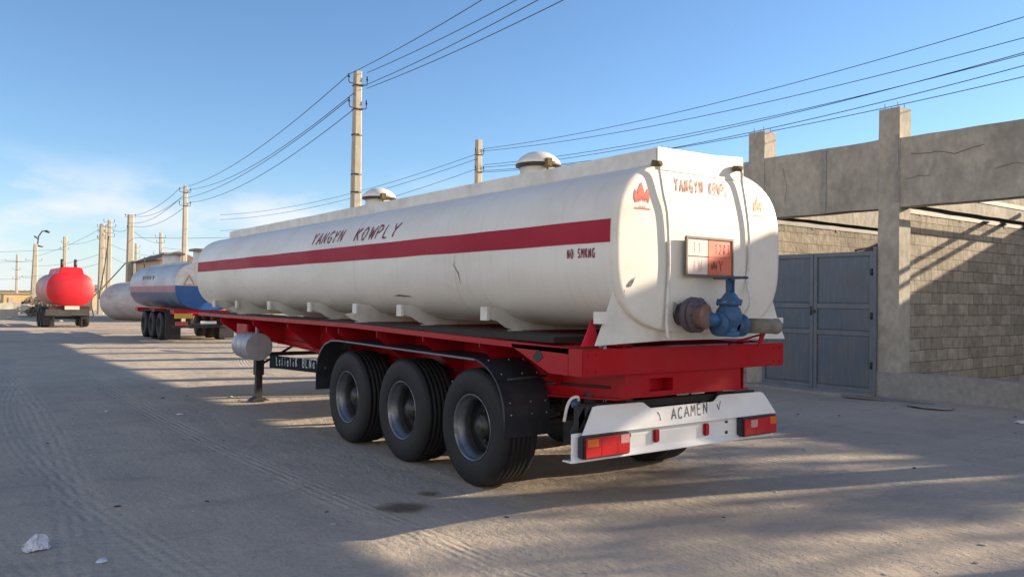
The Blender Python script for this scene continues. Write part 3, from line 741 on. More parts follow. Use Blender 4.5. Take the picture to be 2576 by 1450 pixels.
bxo = obj('tow_box', MB().box(4.475, 4.752, 4.588, 5.65, .905, 1.097).box(5.025, 5.90, 4.588, 5.65, .905, 1.097).box(4.752, 5.025, 4.588, 5.65, .905, .946).box(4.752, 5.025, 4.588, 5.65, 1.051, 1.097).box(4.752, 5.025, 4.70, 5.65, .946, 1.051), RED, TR)
obj('dark_notch', MB().prism([(5.02, 1.22), (5.08, 1.28), (5.16, 1.22), (5.10, 1.17)], 'x', 3.995, 3.9995), BLACKM, TR)
# triangles standing on the rear beam
tri = MB().prism([(4.015, 1.325), (4.21, 1.325), (4.125, 1.54)], 'y', 4.585, 4.592)
obj('warning_triangle', tri, TRIM, TR)
obj('beam_chain', MB().tube([(4.18, 4.57, 1.32), (4.20, 4.56, 1.34), (4.22, 4.57, 1.33)], .016, 8).box(4.235, 4.25, 4.56, 4.58, 1.305, 1.42), STEEL, TR)

# wheels
def tyre_prof(w_):
    p = [(.300, .012), (.335, .003), (.40, -.004), (.455, .0), (.495, .010), (.515, .026), (.524, .045)]
    g = []; x0, x1 = .045, w_ - .045; ribs = 6; rw = (x1 - x0) / ribs
    for i in range(ribs):
        a = x0 + i * rw; r = .530 - .004 * abs((i - 2.5) / 2.5) ** 2
        g += [(r, a + .002), (r, a + rw - .013)]
        if i < ribs - 1: g += [(r - .014, a + rw - .010), (r - .014, a + rw - .002)]
    q = [(r, w_ - h) for r, h in reversed(p)]
    return p + g + q + [(.285, w_ - .03), (.285, .03)]
def make_wheel():
    t = bpy.data.objects.new('wheel', None); COL.objects.link(t); t.location = (0, 0, 0)
    W = .385
    obj('tyre', MB().lathe(tyre_prof(W), (0, 0, 0), (1, 0, 0), 96, closed=True, smooth=True), RUBBER, t, fix='norm')
    rim = MB().lathe([(.283, .035), (.300, .012), (.296, .006), (.288, .010), (.278, .030), (.270, .050), (.252, .060), (.246, .12), (.243, .16), (.250, .30), (.283, .36)], (0, 0, 0), (1, 0, 0), 64)
    disc = MB().lathe([(.2435, .155), (.236, .215), (.215, .232), (.20, .228), (.185, .222), (.13, .222), (.12, .22), (.12, .26)], (0, 0, 0), (1, 0, 0), 64)
    obj('rim_disc', disc, RIMD, t)
    obj('rim', rim, RIM, t)
    hub = MB().lathe([(.165, .2215), (.16, .212), (.115, .208), (.11, .13), (.098, .105), (.075, .098), (.07, .085), (.0, .083)], (0, 0, 0), (1, 0, 0), 32)
    for k in range(10):
        a = 2 * PI * k / 10; c_ = (0, .137 * math.cos(a), .137 * math.sin(a)); hub.tube([(.218, c_[1], c_[2]), (.175, c_[1], c_[2])], .013, 6)
    for k in range(10):
        a = 2 * PI * (k + .5) / 10; hub.lathe([(.022, 0), (0, .0)], (.2195, .195 * math.cos(a), .195 * math.sin(a)), (-1, 0, 0), 12)
    obj('hub', hub, HUB, t)
    return t
WH = make_wheel()
first = True
for y in (6.05, 7.36, 8.67):
    for side in (0, 1):
        o = WH if first else copy_tree(WH); first = False
        o.parent = TR
        if side == 0: o.location = Vector((3.996, y, .526)) - TR.location
        else: o.location = Vector((6.476, y, .526)) - TR.location; o.rotation_euler = (0, 0, PI)
        o.rotation_euler.x = y * 3
for y in (6.05, 7.36, 8.67):
    ax_ = MB().tube([(4.25, y, .53), (6.23, y, .53)], .065, 16).box(4.42, 4.58, y - .13, y + .13, .46, .72).box(5.90, 6.06, y - .13, y + .13, .46, .72)
    ax_.lathe([(0, 0), (.20, 0), (.20, .18), (0, .18)], (4.26, y, .53), (1, 0, 0), 24).lathe([(0, 0), (.20, 0), (.20, .18), (0, .18)], (6.04, y, .53), (1, 0, 0), 24)
    obj('axle', ax_, BLACKM, TR)
    ls = MB().prism([(y - .45, .62), (y, .72), (y + .45, .62), (y + .45, .66), (y, .78), (y - .45, .66)], 'x', 4.44, 4.54).prism([(y - .45, .62), (y, .72), (y + .45, .62), (y + .45, .66), (y, .78), (y - .45, .66)], 'x', 5.94, 6.04)
    ls.box(4.45, 4.53, y + .58, y + .70, .60, .87).box(5.95, 6.03, y + .58, y + .70, .60, .87)
    obj('leaf_spring', ls, BLACKM, TR)

# fenders
def sheet(prof, x0, x1, th=.006):
    mb = MB(); n = len(prof); vs = []
    for i, (y, z) in enumerate(prof):
        a = Vector(prof[max(0, i - 1)]); b = Vector(prof[min(n - 1, i + 1)]); d = (b - a).normalized(); nn = Vector((-d.y, d.x)) * th
        for x in (x0, x1):
            vs.append((x, y, z)); vs.append((x, y + nn.x, z + nn.y))
    fs = []
    for i in range(n - 1):
        o = i * 4; q = o + 4
        fs += [(o, o + 2, q + 2, q), (o + 1, q + 1, q + 3, o + 3), (o, q, q + 1, o + 1), (o + 2, o + 3, q + 3, q + 2)]
    fs += [(0, 1, 3, 2), (n * 4 - 4, n * 4 - 2, n * 4 - 1, n * 4 - 3)]
    mb.add(vs, fs); return mb
def arc(cy, cz, r, a0, a1, n): return [(cy + r * math.cos(R(a0 + (a1 - a0) * k / n)), cz + r * math.sin(R(a0 + (a1 - a0) * k / n))) for k in range(n + 1)]
topf = [(9.44, .54), (9.44, .74)] + [(9.40, .90), (9.31, 1.02), (9.18, 1.11), (9.0, 1.158), (8.8, 1.168), (7.4, 1.155), (5.9, 1.142)]
rearf = [(5.90, 1.146), (5.78, 1.118), (5.66, 1.058), (5.56, .972), (5.50, .875), (5.465, .78), (5.45, .66), (5.44, .52)]
for (xa, xb, gx) in ((3.945, 4.43, 3.945), (6.05, 6.535, 6.535)):
    obj('fender', sheet(topf[::-1], xa, xb), BLACKP, TR)
    e_ = MB().tube([(gx, p[0], p[1]) for p in topf[2:]], .010, 8); obj('fender_edge', e_, GREYF, TR)
    rf = obj('rear_fender', sheet(rearf, xa - .01, xb, .008), BLACKP, TR)
    obj('fender_edge', MB().tube([(gx - .008, p[0], p[1]) for p in rearf], .011, 8), BLACKP, rf)
    bt = MB()
    for (yy, zz) in ((5.80, 1.135), (5.60, 1.03), (5.475, .80), (5.455, .70)):
        for q in (.06, .28, .44): bt.lathe([(0, .008), (.006, .006), (.007, 0)], ((xa + q), yy - .004, zz + .006), (0, -1, .35), 10)
    obj('fender_bolt', bt, STEEL, rf)
obj('fender_strut', MB().tube([(4.40, 5.47, .95), (4.62, 5.30, .96)], .012, 8).tube([(4.0, 5.50, 1.0), (4.5, 5.5, 1.02)], .012, 8), BLACKM, TR)

# bumper with lights
BU = obj('rear_bumper', MB().prism([(4.69, .655), (4.675, .60), (4.675, .49), (4.640, .455), (4.640, .443), (4.69, .430), (4.80, .430), (4.80, .44), (4.70, .446), (4.70, .655)], 'x', 4.02, 6.45), WHITEB, TR, bevel=.003)
pan = [(4.085, .645), (6.49, .645), (6.44, .72), (6.375, .815), (6.352, .835), (6.32, .845), (5.76, .852), (5.72, .846), (5.705, .835), (5.66, .806), (5.63, .800), (4.86, .797), (4.82, .822), (4.79, .845), (4.76, .850), (4.29, .853), (4.235, .847)]
pm = MB(); n = len(pan)
def py(z): return 4.640 + (z - .645) / .2 * .05
pm.add([(p[0], py(p[1]), p[1]) for p in pan] + [(p[0], py(p[1]) + .008, p[1]) for p in pan],
       [tuple(range(n)), tuple(range(2 * n - 1, n - 1, -1))] + [(i, i + n, (i + 1) % n + n, (i + 1) % n) for i in range(n)])
bp = obj('bumper_panel', pm, WHITEB, BU)
bfn = lambda x0, z0: (lambda s, t: (x0 + s, py(z0 + t + .05 * s) - .002, z0 + t + .05 * s))
obj('lettering', letters('ACAMEN', .47, .088, .013, bfn(5.08, .688), shear=.25, adv=.8, seed=2), mat('navy_ink', (.04, .055, .085), .5), bp)
obj('lettering', letters(')', .05, .07, .012, bfn(4.925, .69), shear=0), MATS['navy_ink'], bp)
obj('lettering', letters('/', .06, .08, .010, bfn(5.68, .715), shear=0), MATS['navy_ink'], bp)
def tail(x0, x1, z0, z1, flip):
    hs = obj('tail_light', MB().box(x0, x1, 4.60, 4.674, z0, z1), BLACKP, BU, bevel=.012)
    w_ = x1 - x0; y = 4.592
    h_ = z1 - z0
    obj('lens', MB().box(x0 + .035 * w_, x1 - .03 * w_, y, 4.603, z0 + .05 * h_, z1 - .06 * h_), LENSR, hs, bevel=.011)
    if not flip: pz = [((.06, .30), (.52, .90), LENSO), ((.76, .955), (.52, .93), LENSW)]
    else: pz = [((.76, .955), (.50, .93), LENSO), ((.20, .40), (.44, .88), LENSW)]
    for (a, b), (c, d), m_ in pz:
        obj('lens', MB().box(x0 + a * w_, x0 + b * w_, y - .003, y + .006, z0 + c * h_, z0 + d * h_), m_, hs, bevel=.003)
    for q in (.36, .70): obj('lens_seam', MB().box(x0 + q * w_, x0 + q * w_ + .003, y - .001, y + .004, z0 + .10 * h_, z1 - .12 * h_), LENSD, hs)
tail(4.062, 4.562, .468, .640, False)
tail(5.955, 6.455, .470, .640, True)
for x in (4.91, 5.53):
    obj('marker_lamp', MB().box(x - .032, x + .032, 4.645, 4.674, .515, .622), mat('marker_red', (.30, .008, .015), .25), BU, bevel=.01)
obj('bumper_fixing', MB().box(5.80, 5.83, 4.668, 4.674, .60, .62).box(5.80, 5.83, 4.668, 4.674, .505, .53).box(4.60, 4.625, 4.665, 4.674, .585, .61), BLACKM, BU)
obj('bumper_arm', MB().box(4.10, 4.16, 4.70, 4.76, .44, .86).box(4.62, 4.70, 4.72, 4.86, .46, .93).box(5.74, 5.82, 4.72, 4.86, .46, .93).box(4.2, 6.3, 4.74, 4.80, .80, .86).prism([(4.08, .65), (4.22, .85), (4.16, .86), (4.02, .66)], 'y', 4.70, 4.72), BLACKM, TR)
obj('air_hose', MB().tube(hose([(4.02, 4.78, .74), (4.03, 4.76, .85), (4.055, 4.74, .915), (4.10, 4.72, .93), (4.13, 4.74, .90)]), [.012] * 24 + [.012], 8), HOSE, TR)
obj('brake_chamber', MB().lathe([(0, 0), (.07, 0), (.085, .04), (.085, .10), (.07, .14), (0, .15)], (4.55, 5.05, .80), (0, -.3, 1), 20).box(4.45, 4.70, 5.0, 5.3, .45, .66), BLACKM, TR)
obj('valve_knob', MB().lathe([(0, 0), (.04, .0), (.045, .03), (.03, .06), (0, .065)], (4.33, 5.0, .80), (0, 0, 1), 14), BLUEV, TR)

for x in (4.47, 6.0):
    obj('air_line', MB().tube(hose([(x, 4.75, .98), (x - .02, 6.5, .93), (x, 8.2, .98), (x + .02, 10.0, 1.0), (x, 12.0, 1.04)]), .012, 6), BLACKM, TR)
for y in (5.7, 6.7, 7.7, 8.4):
    obj('brake_chamber', MB().lathe([(0, 0), (.07, 0), (.08, .03), (.08, .09), (.06, .13), (0, .14)], (4.66, y, .62), (0, .3, 1), 16), BLACKM, TR)
for x in (4.06, 4.14, 6.33, 6.41):
    for z in (1.14, 1.26): obj('bolt', MB().lathe([(0, .010), (.009, .008), (.010, 0)], (x, 4.5495, z), (0, -1, 0), 6, smooth=False), MATS['chassis_red_paint'], rb)
obj('underrun_clutter', MB().box(4.75, 5.7, 4.80, 4.95, .60, .78).box(4.9, 5.2, 4.82, 5.1, .78, .90).tube([(4.8, 4.9, .82), (5.2, 4.86, .70), (5.6, 4.9, .84)], .015, 6), BLACKM, TR)

# landing gear, air tank, side board
for x in (4.40, 6.08):
    lg = obj('landing_leg', MB().box(x - .065, x + .065, 12.78, 12.91, .42, 1.02), BLACKM, TR)
    obj('inner_leg', MB().box(x - .048, x + .048, 12.80, 12.89, .06, .42), STEEL if False else BLACKM, lg)
    obj('foot_plate', MB().prism([(x - .15, .012), (x + .15, .012), (x + .11, .035), (x + .05, .07), (x - .05, .07), (x - .11, .035)], 'y', 12.74, 12.95), BLACKM, lg)
obj('leg_brace', MB().box(4.46, 6.02, 12.82, 12.86, .72, .78).tube([(4.46, 12.84, .60), (5.2, 12.84, 1.0)], .02, 8), BLACKM, TR)
obj('gear_bracket', MB().box(4.12, 4.44, 12.62, 13.1, 1.02, 1.24).box(4.13, 4.30, 12.58, 12.62, .98, 1.24), RED, TR)
at = obj('air_tank', MB().lathe([(0, 0), (.203, .0), (.207, .008), (.207, .03), (.192, .05)], (4.14, 12.08, .915), (0, 1, 0), 40, smooth=False)
         .lathe([(.192, .05), (.205, .10), (.21, .17), (.205, .24), (.185, .27), (.205, .30), (.21, .38), (.205, .46), (.185, .49), (.205, .52), (.21, .60), (.205, .68), (.18, .74), (0, .78)], (4.14, 12.08, .915), (0, 1, 0), 40), mat('air_tank_grey', (.42, .42, .45), .4, metal=.3, dirt=(.22, .21, .22), dirt_amt=.6, dscale=7), TR)
obj('tank_strap', MB().box(4.11, 4.15, 12.13, 12.17, 1.10, 1.24), STEEL, at)
sbd = obj('side_board', MB().prism([(9.5, .725), (11.4, .655), (11.4, .835), (10.4, .855), (9.5, .875)], 'x', 4.06, 4.10), mat('banner_black', (.004, .005, .010), .7, spec=.15), TR)
wf = lambda y0, z0: (lambda s, t: (4.057, y0 - s, z0 + t + .045 * s))
WI = mat('dull_white_ink', (.50, .52, .54), .6, fine=.3, bscale=60)
obj('lettering', letters('LslialiK', .80, .115, .018, wf(11.12, .712), adv=.75), WI, sbd)
obj('lettering', letters('BLNalln', .78, .110, .018, wf(10.16, .752), adv=.75, seed=8), WI, sbd)
obj('side_board_bracket', MB().box(4.10, 4.48, 9.6, 9.64, .80, .90).box(4.10, 4.48, 9.66, 9.70, .80, .90), RED, TR)

# ------------------------------------------------------------------ the concrete building on the right
BD = thing('concrete_building', 'unfinished concrete frame building with block walls and bare rebar on its column tops', 'building', (14.2, 7.7, 0))
def slab(x0, x1, y0, y1, z0, z1, st=.25, amp=.008, taper=0):
    """box with subdivided, slightly uneven faces"""
    b = bmesh.new()
    def axis(a, c): 
        n = max(1, int(round(abs(c - a) / st))); return [a + (c - a) * i / n for i in range(n + 1)]
    X_, Y_, Z_ = axis(x0, x1), axis(y0, y1), axis(z0, z1)
    mb = MB()
    def grid(us, vs_, f):
        m = len(vs_); P_ = [f(u, v) for u in us for v in vs_]
        mb.add(P_, [(i * m + j, i * m + j + 1, (i + 1) * m + j + 1, (i + 1) * m + j) for i in range(len(us) - 1) for j in range(m - 1)])
    for z in (z0, z1): grid(X_, Y_, lambda u, v: (u, v, z))
    for y in (y0, y1): grid(X_, Z_, lambda u, v: (u, y, v))
    for x in (x0, x1): grid(Y_, Z_, lambda u, v: (x, u, v))
    for v in mb.v: v += Vector(noise.noise_vector(v * 1.9)) * amp + Vector(noise.noise_vector(v * 7)) * amp * .35
    return mb
cols = [7.675 + 2.855 * k for k in range(-6, 12)]
for i, yc in enumerate(cols):
    c_ = obj('column', slab(14.0, 14.385, yc - .195, yc + .195, -.1, (5.2 + (.03 if i % 2 else 0)) if yc > 4 else 4.5, amp=.007), CONC, BD)
    if yc < 4: continue
    rb_ = MB()
    for dx, dy in ((.08, -.12), (.30, -.12), (.08, .12), (.30, .12)): rb_.tube([(14.0 + dx, yc + dy, 5.15), (14.0 + dx + .01, yc + dy + .012, 5.31 + .03 * ((i + int(dx * 10)) % 3))], .007, 6)
    obj('rebar', rb_, RUST, c_)
for i in range(len(cols) - 1):
    a, b = cols[i] + .19, cols[i + 1] - .19
    zt = 4.655 if b > 5 else 4.90
    obj('ring_beam', slab(14.02, 14.37, a, b, 3.41 if b > 5 else 3.86, zt - (.02 if i % 2 else 0), amp=.012), CONC, BD)
# low plinth walls in open bays on the near side and jamb walls
for i in range(0, 6):
    if i == 5: continue
    obj('low_wall', slab(13.97, 14.27, cols[i] - .1, cols[i + 1] + .20 if i == 4 else cols[i + 1] - .1, -.15, .465, amp=.010), CONC2, BD)
obj('low_wall', slab(13.97, 14.27, cols[5] - .1, cols[6] + .20, -.15, .465, amp=.010), CONC2, BD)
# cross walls of blocks with a cast beam above each
for (yy, x1) in ((7.68, 24.0), (10.53, 24.0)):
    obj('block_wall', MB().box(14.386, x1, yy - .10, yy + .10, -.1, 3.34), BLOCK, BD)
    obj('wall_beam', slab(14.386, x1, yy - .13, yy + .13, 3.50, 4.55, amp=.01), CONC, BD)
    obj('steel_joist', MB().box(14.39, x1, yy - .115, yy + .09, 3.34, 3.40).box(14.39, x1, yy - .06, yy + .06, 3.40, 3.4999), BLACKM, BD)
    cr_ = MB(); rr = random.Random(int(yy * 10)); x = 14.5
    while x < x1 - .5:
        w_ = rr.uniform(.12, .34); 
        if rr.random() < .6: cr_.box(x, x + w_ * .5, yy - .11, yy - .1005, 3.34 - rr.uniform(.015, .05), 3.339)
        x += w_ + rr.uniform(.1, .6)
    obj('mortar_lump', cr_.jitter(.01, 9), RUST, BD)
bw = MB().box(24.0, 24.2, -11, 6.35, -.1, 4.93).box(24.0, 24.2, 6.35, 7.5, -.1, 3.42).box(24.0, 24.2, 6.35, 7.5, 3.86, 4.93).box(24.0, 24.2, 7.5, 11.6, -.1, 4.93)
obj('block_wall', bw, BLOCK, BD)
obj('block_wall', MB().box(14.1, 14.3, cols[7] + .195, 11.75, -.1, 3.405), BLOCK, BD)
# rafters lying across the yard, casting the bars on the block wall
obj('steel_rafter', MB().box(14.39, 24, 6.93, 6.99, 3.58, 3.66), BLACKM, BD)
obj('steel_rafter', MB().box(19.6, 19.68, 2.4, 6.9, 4.02, 4.10), BLACKM, BD)
obj('steel_rafter', MB().box(21.0, 21.08, 2.4, 6.9, 4.22, 4.30), BLACKM, BD)
obj('steel_rafter', MB().box(19.6, 21.1, 2.35, 2.4, 3.9, 4.3).box(19.6, 19.68, 2.36, 2.44, 0, 4.02).box(21.0, 21.08, 2.36, 2.44, 0, 4.2), BLACKM, BD)
# hidden timber props added in the far bays (their shadows stripe the yard)
pr = random.Random(11)
for k in range(7):
    y = 12.6 + k * 3.1 + pr.uniform(-.4, .4); x = 16.5 + pr.uniform(-1.5, 3.5)
    obj('shade_prop', MB().tube([(x, y, 0), (x + pr.uniform(-.05, .05), y + pr.uniform(-.3, .3), 4.3)], pr.uniform(.03, .06), 7), TIMBER, BD)
pl = MB()
for k in range(5):
    y = 13.6 + k * 4.3 + pr.uniform(-.5, .5)
    pl.prism([(y, 2.5 + pr.uniform(0, .9)), (y + pr.uniform(.8, 2), 2.9 + pr.uniform(0, .6)), (y + 1, 3.42), (y, 3.42)], 'x', 16.5, 16.53)
obj('shade_sheet', pl, TIMBER, BD)  # hidden sheets added to break up the sunlight on the yard

# cracks and a formwork ridge on the street face
def crack(pts, r=.005, m=None):
    out = []
    for a, b in zip(pts, pts[1:]):
        for k in range(4):
            t = k / 4; y = a[0] + (b[0] - a[0]) * t; z = a[1] + (b[1] - a[1]) * t
            out.append((13.996 if len(pts) == 99 else 14.010, y + .012 * noise.noise(Vector((y * 9, z * 9, 1))), z + .02 * noise.noise(Vector((y * 11, z * 7, 5)))))
    obj('crack', MB().tube(out, r, 4, smooth=False), m or MATS['grey_crack'], BD)
crack([(7.28, 4.33), (7.0, 4.30), (6.75, 4.30), (6.55, 4.22), (6.3, 4.28), (6.0, 4.33)], .005)
crack([(7.35, 3.90), (7.1, 3.93), (6.9, 3.90)], .004)
crack([(9.9, 4.40), (9.8, 4.0), (9.86, 3.6)], .003)
crack([(5.9, 3.9), (5.6, 3.95), (5.2, 3.88)], .004)
obj('formwork_ridge', slab(14.0, 14.03, 8.93, 9.03, 3.43, 4.60, amp=.012), CONC2, BD)
obj('formwork_ridge', slab(13.985, 14.01, 7.50, 7.56, 3.5, 4.7, amp=.012), CONC2, BD)
# gate
GT = thing('metal_gate', 'blue-grey double metal gate with sheet panels closing the bay beside the concrete column', 'gate', (13.95, 9.15, 0))
def leaf(y0, y1):
    lf = obj('gate_leaf', MB().box(13.985, 14.0, y0 + .01, y1 - .01, .06, 2.62), GATE, GT)
    fr = MB()
    for a, b in ((y0, y0 + .075), (y1 - .075, y1)): fr.box(13.955, 13.999, a, b, .02, 2.64)
    for z0, z1 in ((.02, .13), (1.085, 1.17), (1.585, 1.675), (2.56, 2.64)): fr.box(13.957, 13.998, y0 + .075, y1 - .075, z0, z1)
    obj('leaf_frame', fr, GATEF, lf, bevel=.004)
    pn = MB()
    for z0, z1 in ((.13, 1.085), (1.17, 1.585), (1.675, 2.56)):
        pn.add([(13.975, y0 + .10, z0 + .03), (13.975, y1 - .10, z0 + .03), (13.975, y1 - .10, z1 - .03), (13.975, y0 + .10, z1 - .03),
                (13.984, y0 + .076, z0 + .001), (13.984, y1 - .076, z0 + .001), (13.984, y1 - .076, z1 - .001), (13.984, y0 + .076, z1 - .001)],
               [(0, 1, 2, 3), (0, 4, 5, 1), (1, 5, 6, 2), (2, 6, 7, 3), (3, 7, 4, 0)])
    obj('leaf_panel', pn.jitter(.007, 1.6), GATE, lf)
    for z_ in (.5, 1.4, 2.2): obj('hinge', MB().lathe([(0, 0), (.022, 0), (.022, .12), (0, .12)], (13.945, y0 + .03 if y0 < 9 else y1 - .03, z_), (0, 0, 1), 10), BLACKM, lf)
leaf(7.93, 9.145); leaf(9.155, 10.32)
obj('gate_post', MB().box(13.94, 14.0, 7.872, 7.925, 0, 2.72), GATEF, GT)
obj('gate_latch', MB().box(13.93, 13.956, 9.10, 9.20, 1.50, 1.55).tube([(13.935, 9.19, 1.45), (13.935, 9.19, 1.62)], .012, 6), BLACKM, GT)
obj('gate_debris', MB().tube([(13.98, 8.0, 2.70), (13.98, 8.12, 2.69), (13.97, 8.3, 2.66)], .02, 6).tube([(13.97, 7.95, 2.74), (13.98, 8.2, 2.67)], .012, 5).jitter(.02, 12), RUST, GT)
# threshold, slab pieces
tag(obj('threshold_slab', slab(13.45, 13.95, 7.9, 10.4, -.1, .05, amp=.02), CONC2), 'low cracked concrete threshold in front of the blue-grey gate', 'slab')
tag(obj('timber_plank', MB().box(13.35, 13.5, 6.6, 8.2, .02, .05).jitter(.02, 1.5), mat('grey_timber', (.20, .18, .165), .9, bump=.5, bscale=15)), 'thin grey plank lying along the foot of the concrete column', 'plank')
cv = MB().lathe([(0, .06), (.22, .06), (.30, .05), (.31, .035), (.0, .02)], (0, 0, 0), (0, 0, 1), 28)
for v in cv.v: v.x = v.x * .75 + 13.12; v.y = v.y * 1.15 + 6.48
tag(obj('round_cover', cv.jitter(.012, 4), CONC2), 'round weathered lid lying on the dirt by the low wall', 'cover')

# ------------------------------------------------------------------ poles and wires
def make_pole(name, x, y, h, label, group=None, arms=((7.85, .35), (7.35, .33)), lean=(0, 0), base=.16, top=.10):
    P_ = thing(name, label, 'pole', (x, y, 0), group)
    mb = MB(); vs = []
    for z, r in ((-.1, base), (h * .35, base * .88), (h, top)):
        lx, ly = lean[0] * z / h, lean[1] * z / h
        for sx, sy in ((-1, -.72), (-.72, -1), (.72, -1), (1, -.72), (1, .72), (.72, 1), (-.72, 1), (-1, .72)):
            vs.append((x + sx * r + lx, y + sy * r * .9 + ly, z))
    mb.add(vs, [(i * 8 + k, i * 8 + (k + 1) % 8, (i + 1) * 8 + (k + 1) % 8, (i + 1) * 8 + k) for i in range(2) for k in range(8)] + [tuple(range(16, 24))])
    obj('shaft', mb, POLEM, P_)
    for z, w_ in arms:
        lx, ly = lean[0] * z / h, lean[1] * z / h
        am = MB()
        for s_ in (1, -1):
            ww = w_ if s_ < 0 else w_ * .72
            am.tube([(x + lx, y + ly - .13, z - .12), (x + lx + s_ * ww, y + ly - .13, z - .10), (x + lx + s_ * (ww + .02), y + ly - .13, z - .06), (x + lx + s_ * (ww + .02), y + ly - .13, z + .06)], .016, 6)
            am.lathe([(.0, 0), (.03, 0), (.036, .03), (.022, .06), (.03, .09), (0, .12)], (x + lx + s_ * (ww + .02), y + ly - .13, z + .04), (0, 0, 1), 8)
        am.box(x + lx - .115, x + lx + .115, y + ly - .115, y + ly + .115, z - .135, z - .105)
        obj('insulator_bracket', am, IRON, P_)
    return P_
PA = make_pole('power_pole', 9.76, 20.74, 8.0, 'tall pale concrete power pole rising behind the white tanker, wires running off overhead', arms=((7.72, .30), (7.05, .28)))
for z in (6.2, 5.1, 4.6): obj('steel_band', MB().lathe([(.155, 0), (.162, 0), (.162, .03), (.155, .03)], (9.76, 20.74, z), (0, 0, 1), 8, smooth=False), IRON, PA)
G2 = 'concrete power poles along the yard'
make_pole('power_pole', 12.21, 48.59, 8.0, 'concrete power pole directly behind the blue and white tanker', arms=((7.72, .33), (6.95, .33)))
make_pole('power_pole', 13.29, 69.17, 8.0, 'thick concrete pole with square cap just left of the blue and white tanker', arms=((7.9, .40), (7.0, .25)), base=.30, top=.21)
make_pole('power_pole', 13.6, 69.9, 6.4, 'shorter pale pole leaning against the thick capped pole', arms=(), lean=(-.2, 0), base=.2, top=.14)
make_pole('power_pole', 18.06, 27.03, 8.1, 'short-looking concrete pole showing above the tank between its two manhole domes', arms=((7.6, .20), (6.9, .20)), base=.15, top=.12)
make_pole('power_pole', 12.83, 75.26, 8.0, 'pole with a bushy tangle of insulators, right one of the pair beside the red tanker', arms=((7.9, .45), (7.5, .6), (7.0, .4), (6.7, .5)), base=.2, top=.15)
make_pole('power_pole', 12.45, 76.5, 7.7, 'pale timber-coloured pole, left one of the pair beside the red tanker', arms=((7.5, .35), (7.1, .3), (6.5, .3)), base=.26, top=.17)
make_pole('power_pole', 12.95, 78.0, 7.5, 'darker pole standing close behind the left pole of the pair beside the red tanker', arms=((7.2, .45), (6.7, .6)), base=.2, top=.15)
make_pole('power_pole', 12.76, 100.78, 8.0, 'slim far pole rising behind the red tanker', arms=((7.4, .35), (6.7, .45)), base=.22, top=.18)
make_pole('power_pole', 19.51, 86.73, 8.0, 'dark far pole standing above the first hatch of the blue and white tanker', arms=((7.6, .55), (7.1, .4), (5.9, .7)), base=.2, top=.13)
make_pole('power_pole', 21.27, 107.1, 8.0, 'farthest thin pole between the thick capped pole and the blue and white tanker', arms=((7.6, .5), (7.0, .5), (6.3, .5)), base=.2, top=.15)
LP = make_pole('street_lamp_pole', 10.48, 107.08, 7.4, 'leaning street lamp pole with curved arm at the far left', arms=((5.6, .9), (3.6, 1.2)), lean=(.1, 0), base=.36, top=.2)
obj('lamp_arm', MB().tube([(10.55, 107, 5.4), (10.75, 107, 7.2), (10.85, 107, 8.3), (11.2, 107, 8.9), (11.7, 107, 8.95)], .07, 8).tube([(11.5, 107, 8.95), (11.95, 107, 8.8)], .13, 8).tube([(10.8, 107, 8.0), (10.4, 107, 8.3)], .09, 6).tube([(10.75, 107, 7.2), (11.3, 107, 7.1)], .09, 6), IRON, LP)
make_pole('power_pole', 9.2, 112.0, 6.3, 'dark thin pole with one long arm left of the leaning street lamp', arms=((5.6, 1.2), (4.6, .4), (3.5, .4)), base=.16, top=.12)
# leaning stay beside the thick pole, slanting brace by the pair
tag(obj('pole_stay', MB().tube(hose([(10.9, 69.9, 0), (10.8, 70.2, 1.3), (11.6, 70, 2.3), (13.0, 69.2, 4.2)]), .05, 8), POLEM), 'slanting brace leaning up to the thick capped pole', 'brace')
tag(obj('cable_drop', MB().tube(hose([(12.75, 75.1, 6.6), (12.6, 75.0, 5.2), (12.4, 75.0, 3.6), (12.2, 75.1, 2.2), (12.15, 75.3, 1.3)]), .05, 6), IRON), 'dark cable hanging down between the paired poles', 'cable')

def wire(a, b, sag, label, group=None, r=.009, n=40, name='power_line'):
    a, b = Vector(a), Vector(b); pts = []
    for i in range(n + 1):
        t = i / n; p = a + (b - a) * t; p.z -= 4 * sag * t * (1 - t); pts.append(p)
    return tag(obj(name, MB().tube(pts, r, 5, smooth=True), WIREM), label, 'wire', group)
NM = ['topmost', 'second highest', 'third highest', 'lowest']
st = [(9.47, 20.62, 7.84), (9.98, 20.62, 7.84), (9.49, 20.62, 7.20), (9.97, 20.62, 7.17)]
st = [(9.44, 20.61, 7.84), (9.99, 20.61, 7.98), (9.83, 20.60, 7.56), (9.97, 20.61, 7.53)]
for i, (s_, ex) in enumerate(zip(st, (5.75, 6.75, 6.75, 7.5))):
    wire(s_, (ex, -8, 7.6), .6, NM[i] + ' of the wires running from the tall pole to the top edge')
P2T = [(11.86, 48.45, 7.80), (12.45, 48.45, 7.80), (11.86, 48.45, 7.2), (12.45, 48.45, 7.05)]
ST2 = [(9.44, 20.61, 7.84), (9.60, 20.61, 7.35), (9.47, 20.61, 7.17), (9.66, 20.61, 6.95)]
for i in range(4): wire(ST2[i], P2T[i], .55, NM[i] + ' of the wires between the tall pole and the pole behind the blue tanker', r=.011)
P3T = [(12.9, 69.0, 7.95), (13.6, 69.0, 7.9), (13.0, 69.0, 7.35), (13.5, 69.0, 7.1)]
for i in range(4): wire(P2T[i], P3T[i], .5, NM[i] + ' of the wires between the capped pole and the pole behind the blue tanker', r=.014)
for i, (zz, ez) in enumerate(((7.75, 8.9), (7.66, 8.25), (7.10, 8.05), (6.86, 7.45))):
    wire((18.25, 26.9, zz), (18, -6, ez), .9, NM[i] + ' of the wires crossing the sky above the concrete building', r=.0095)
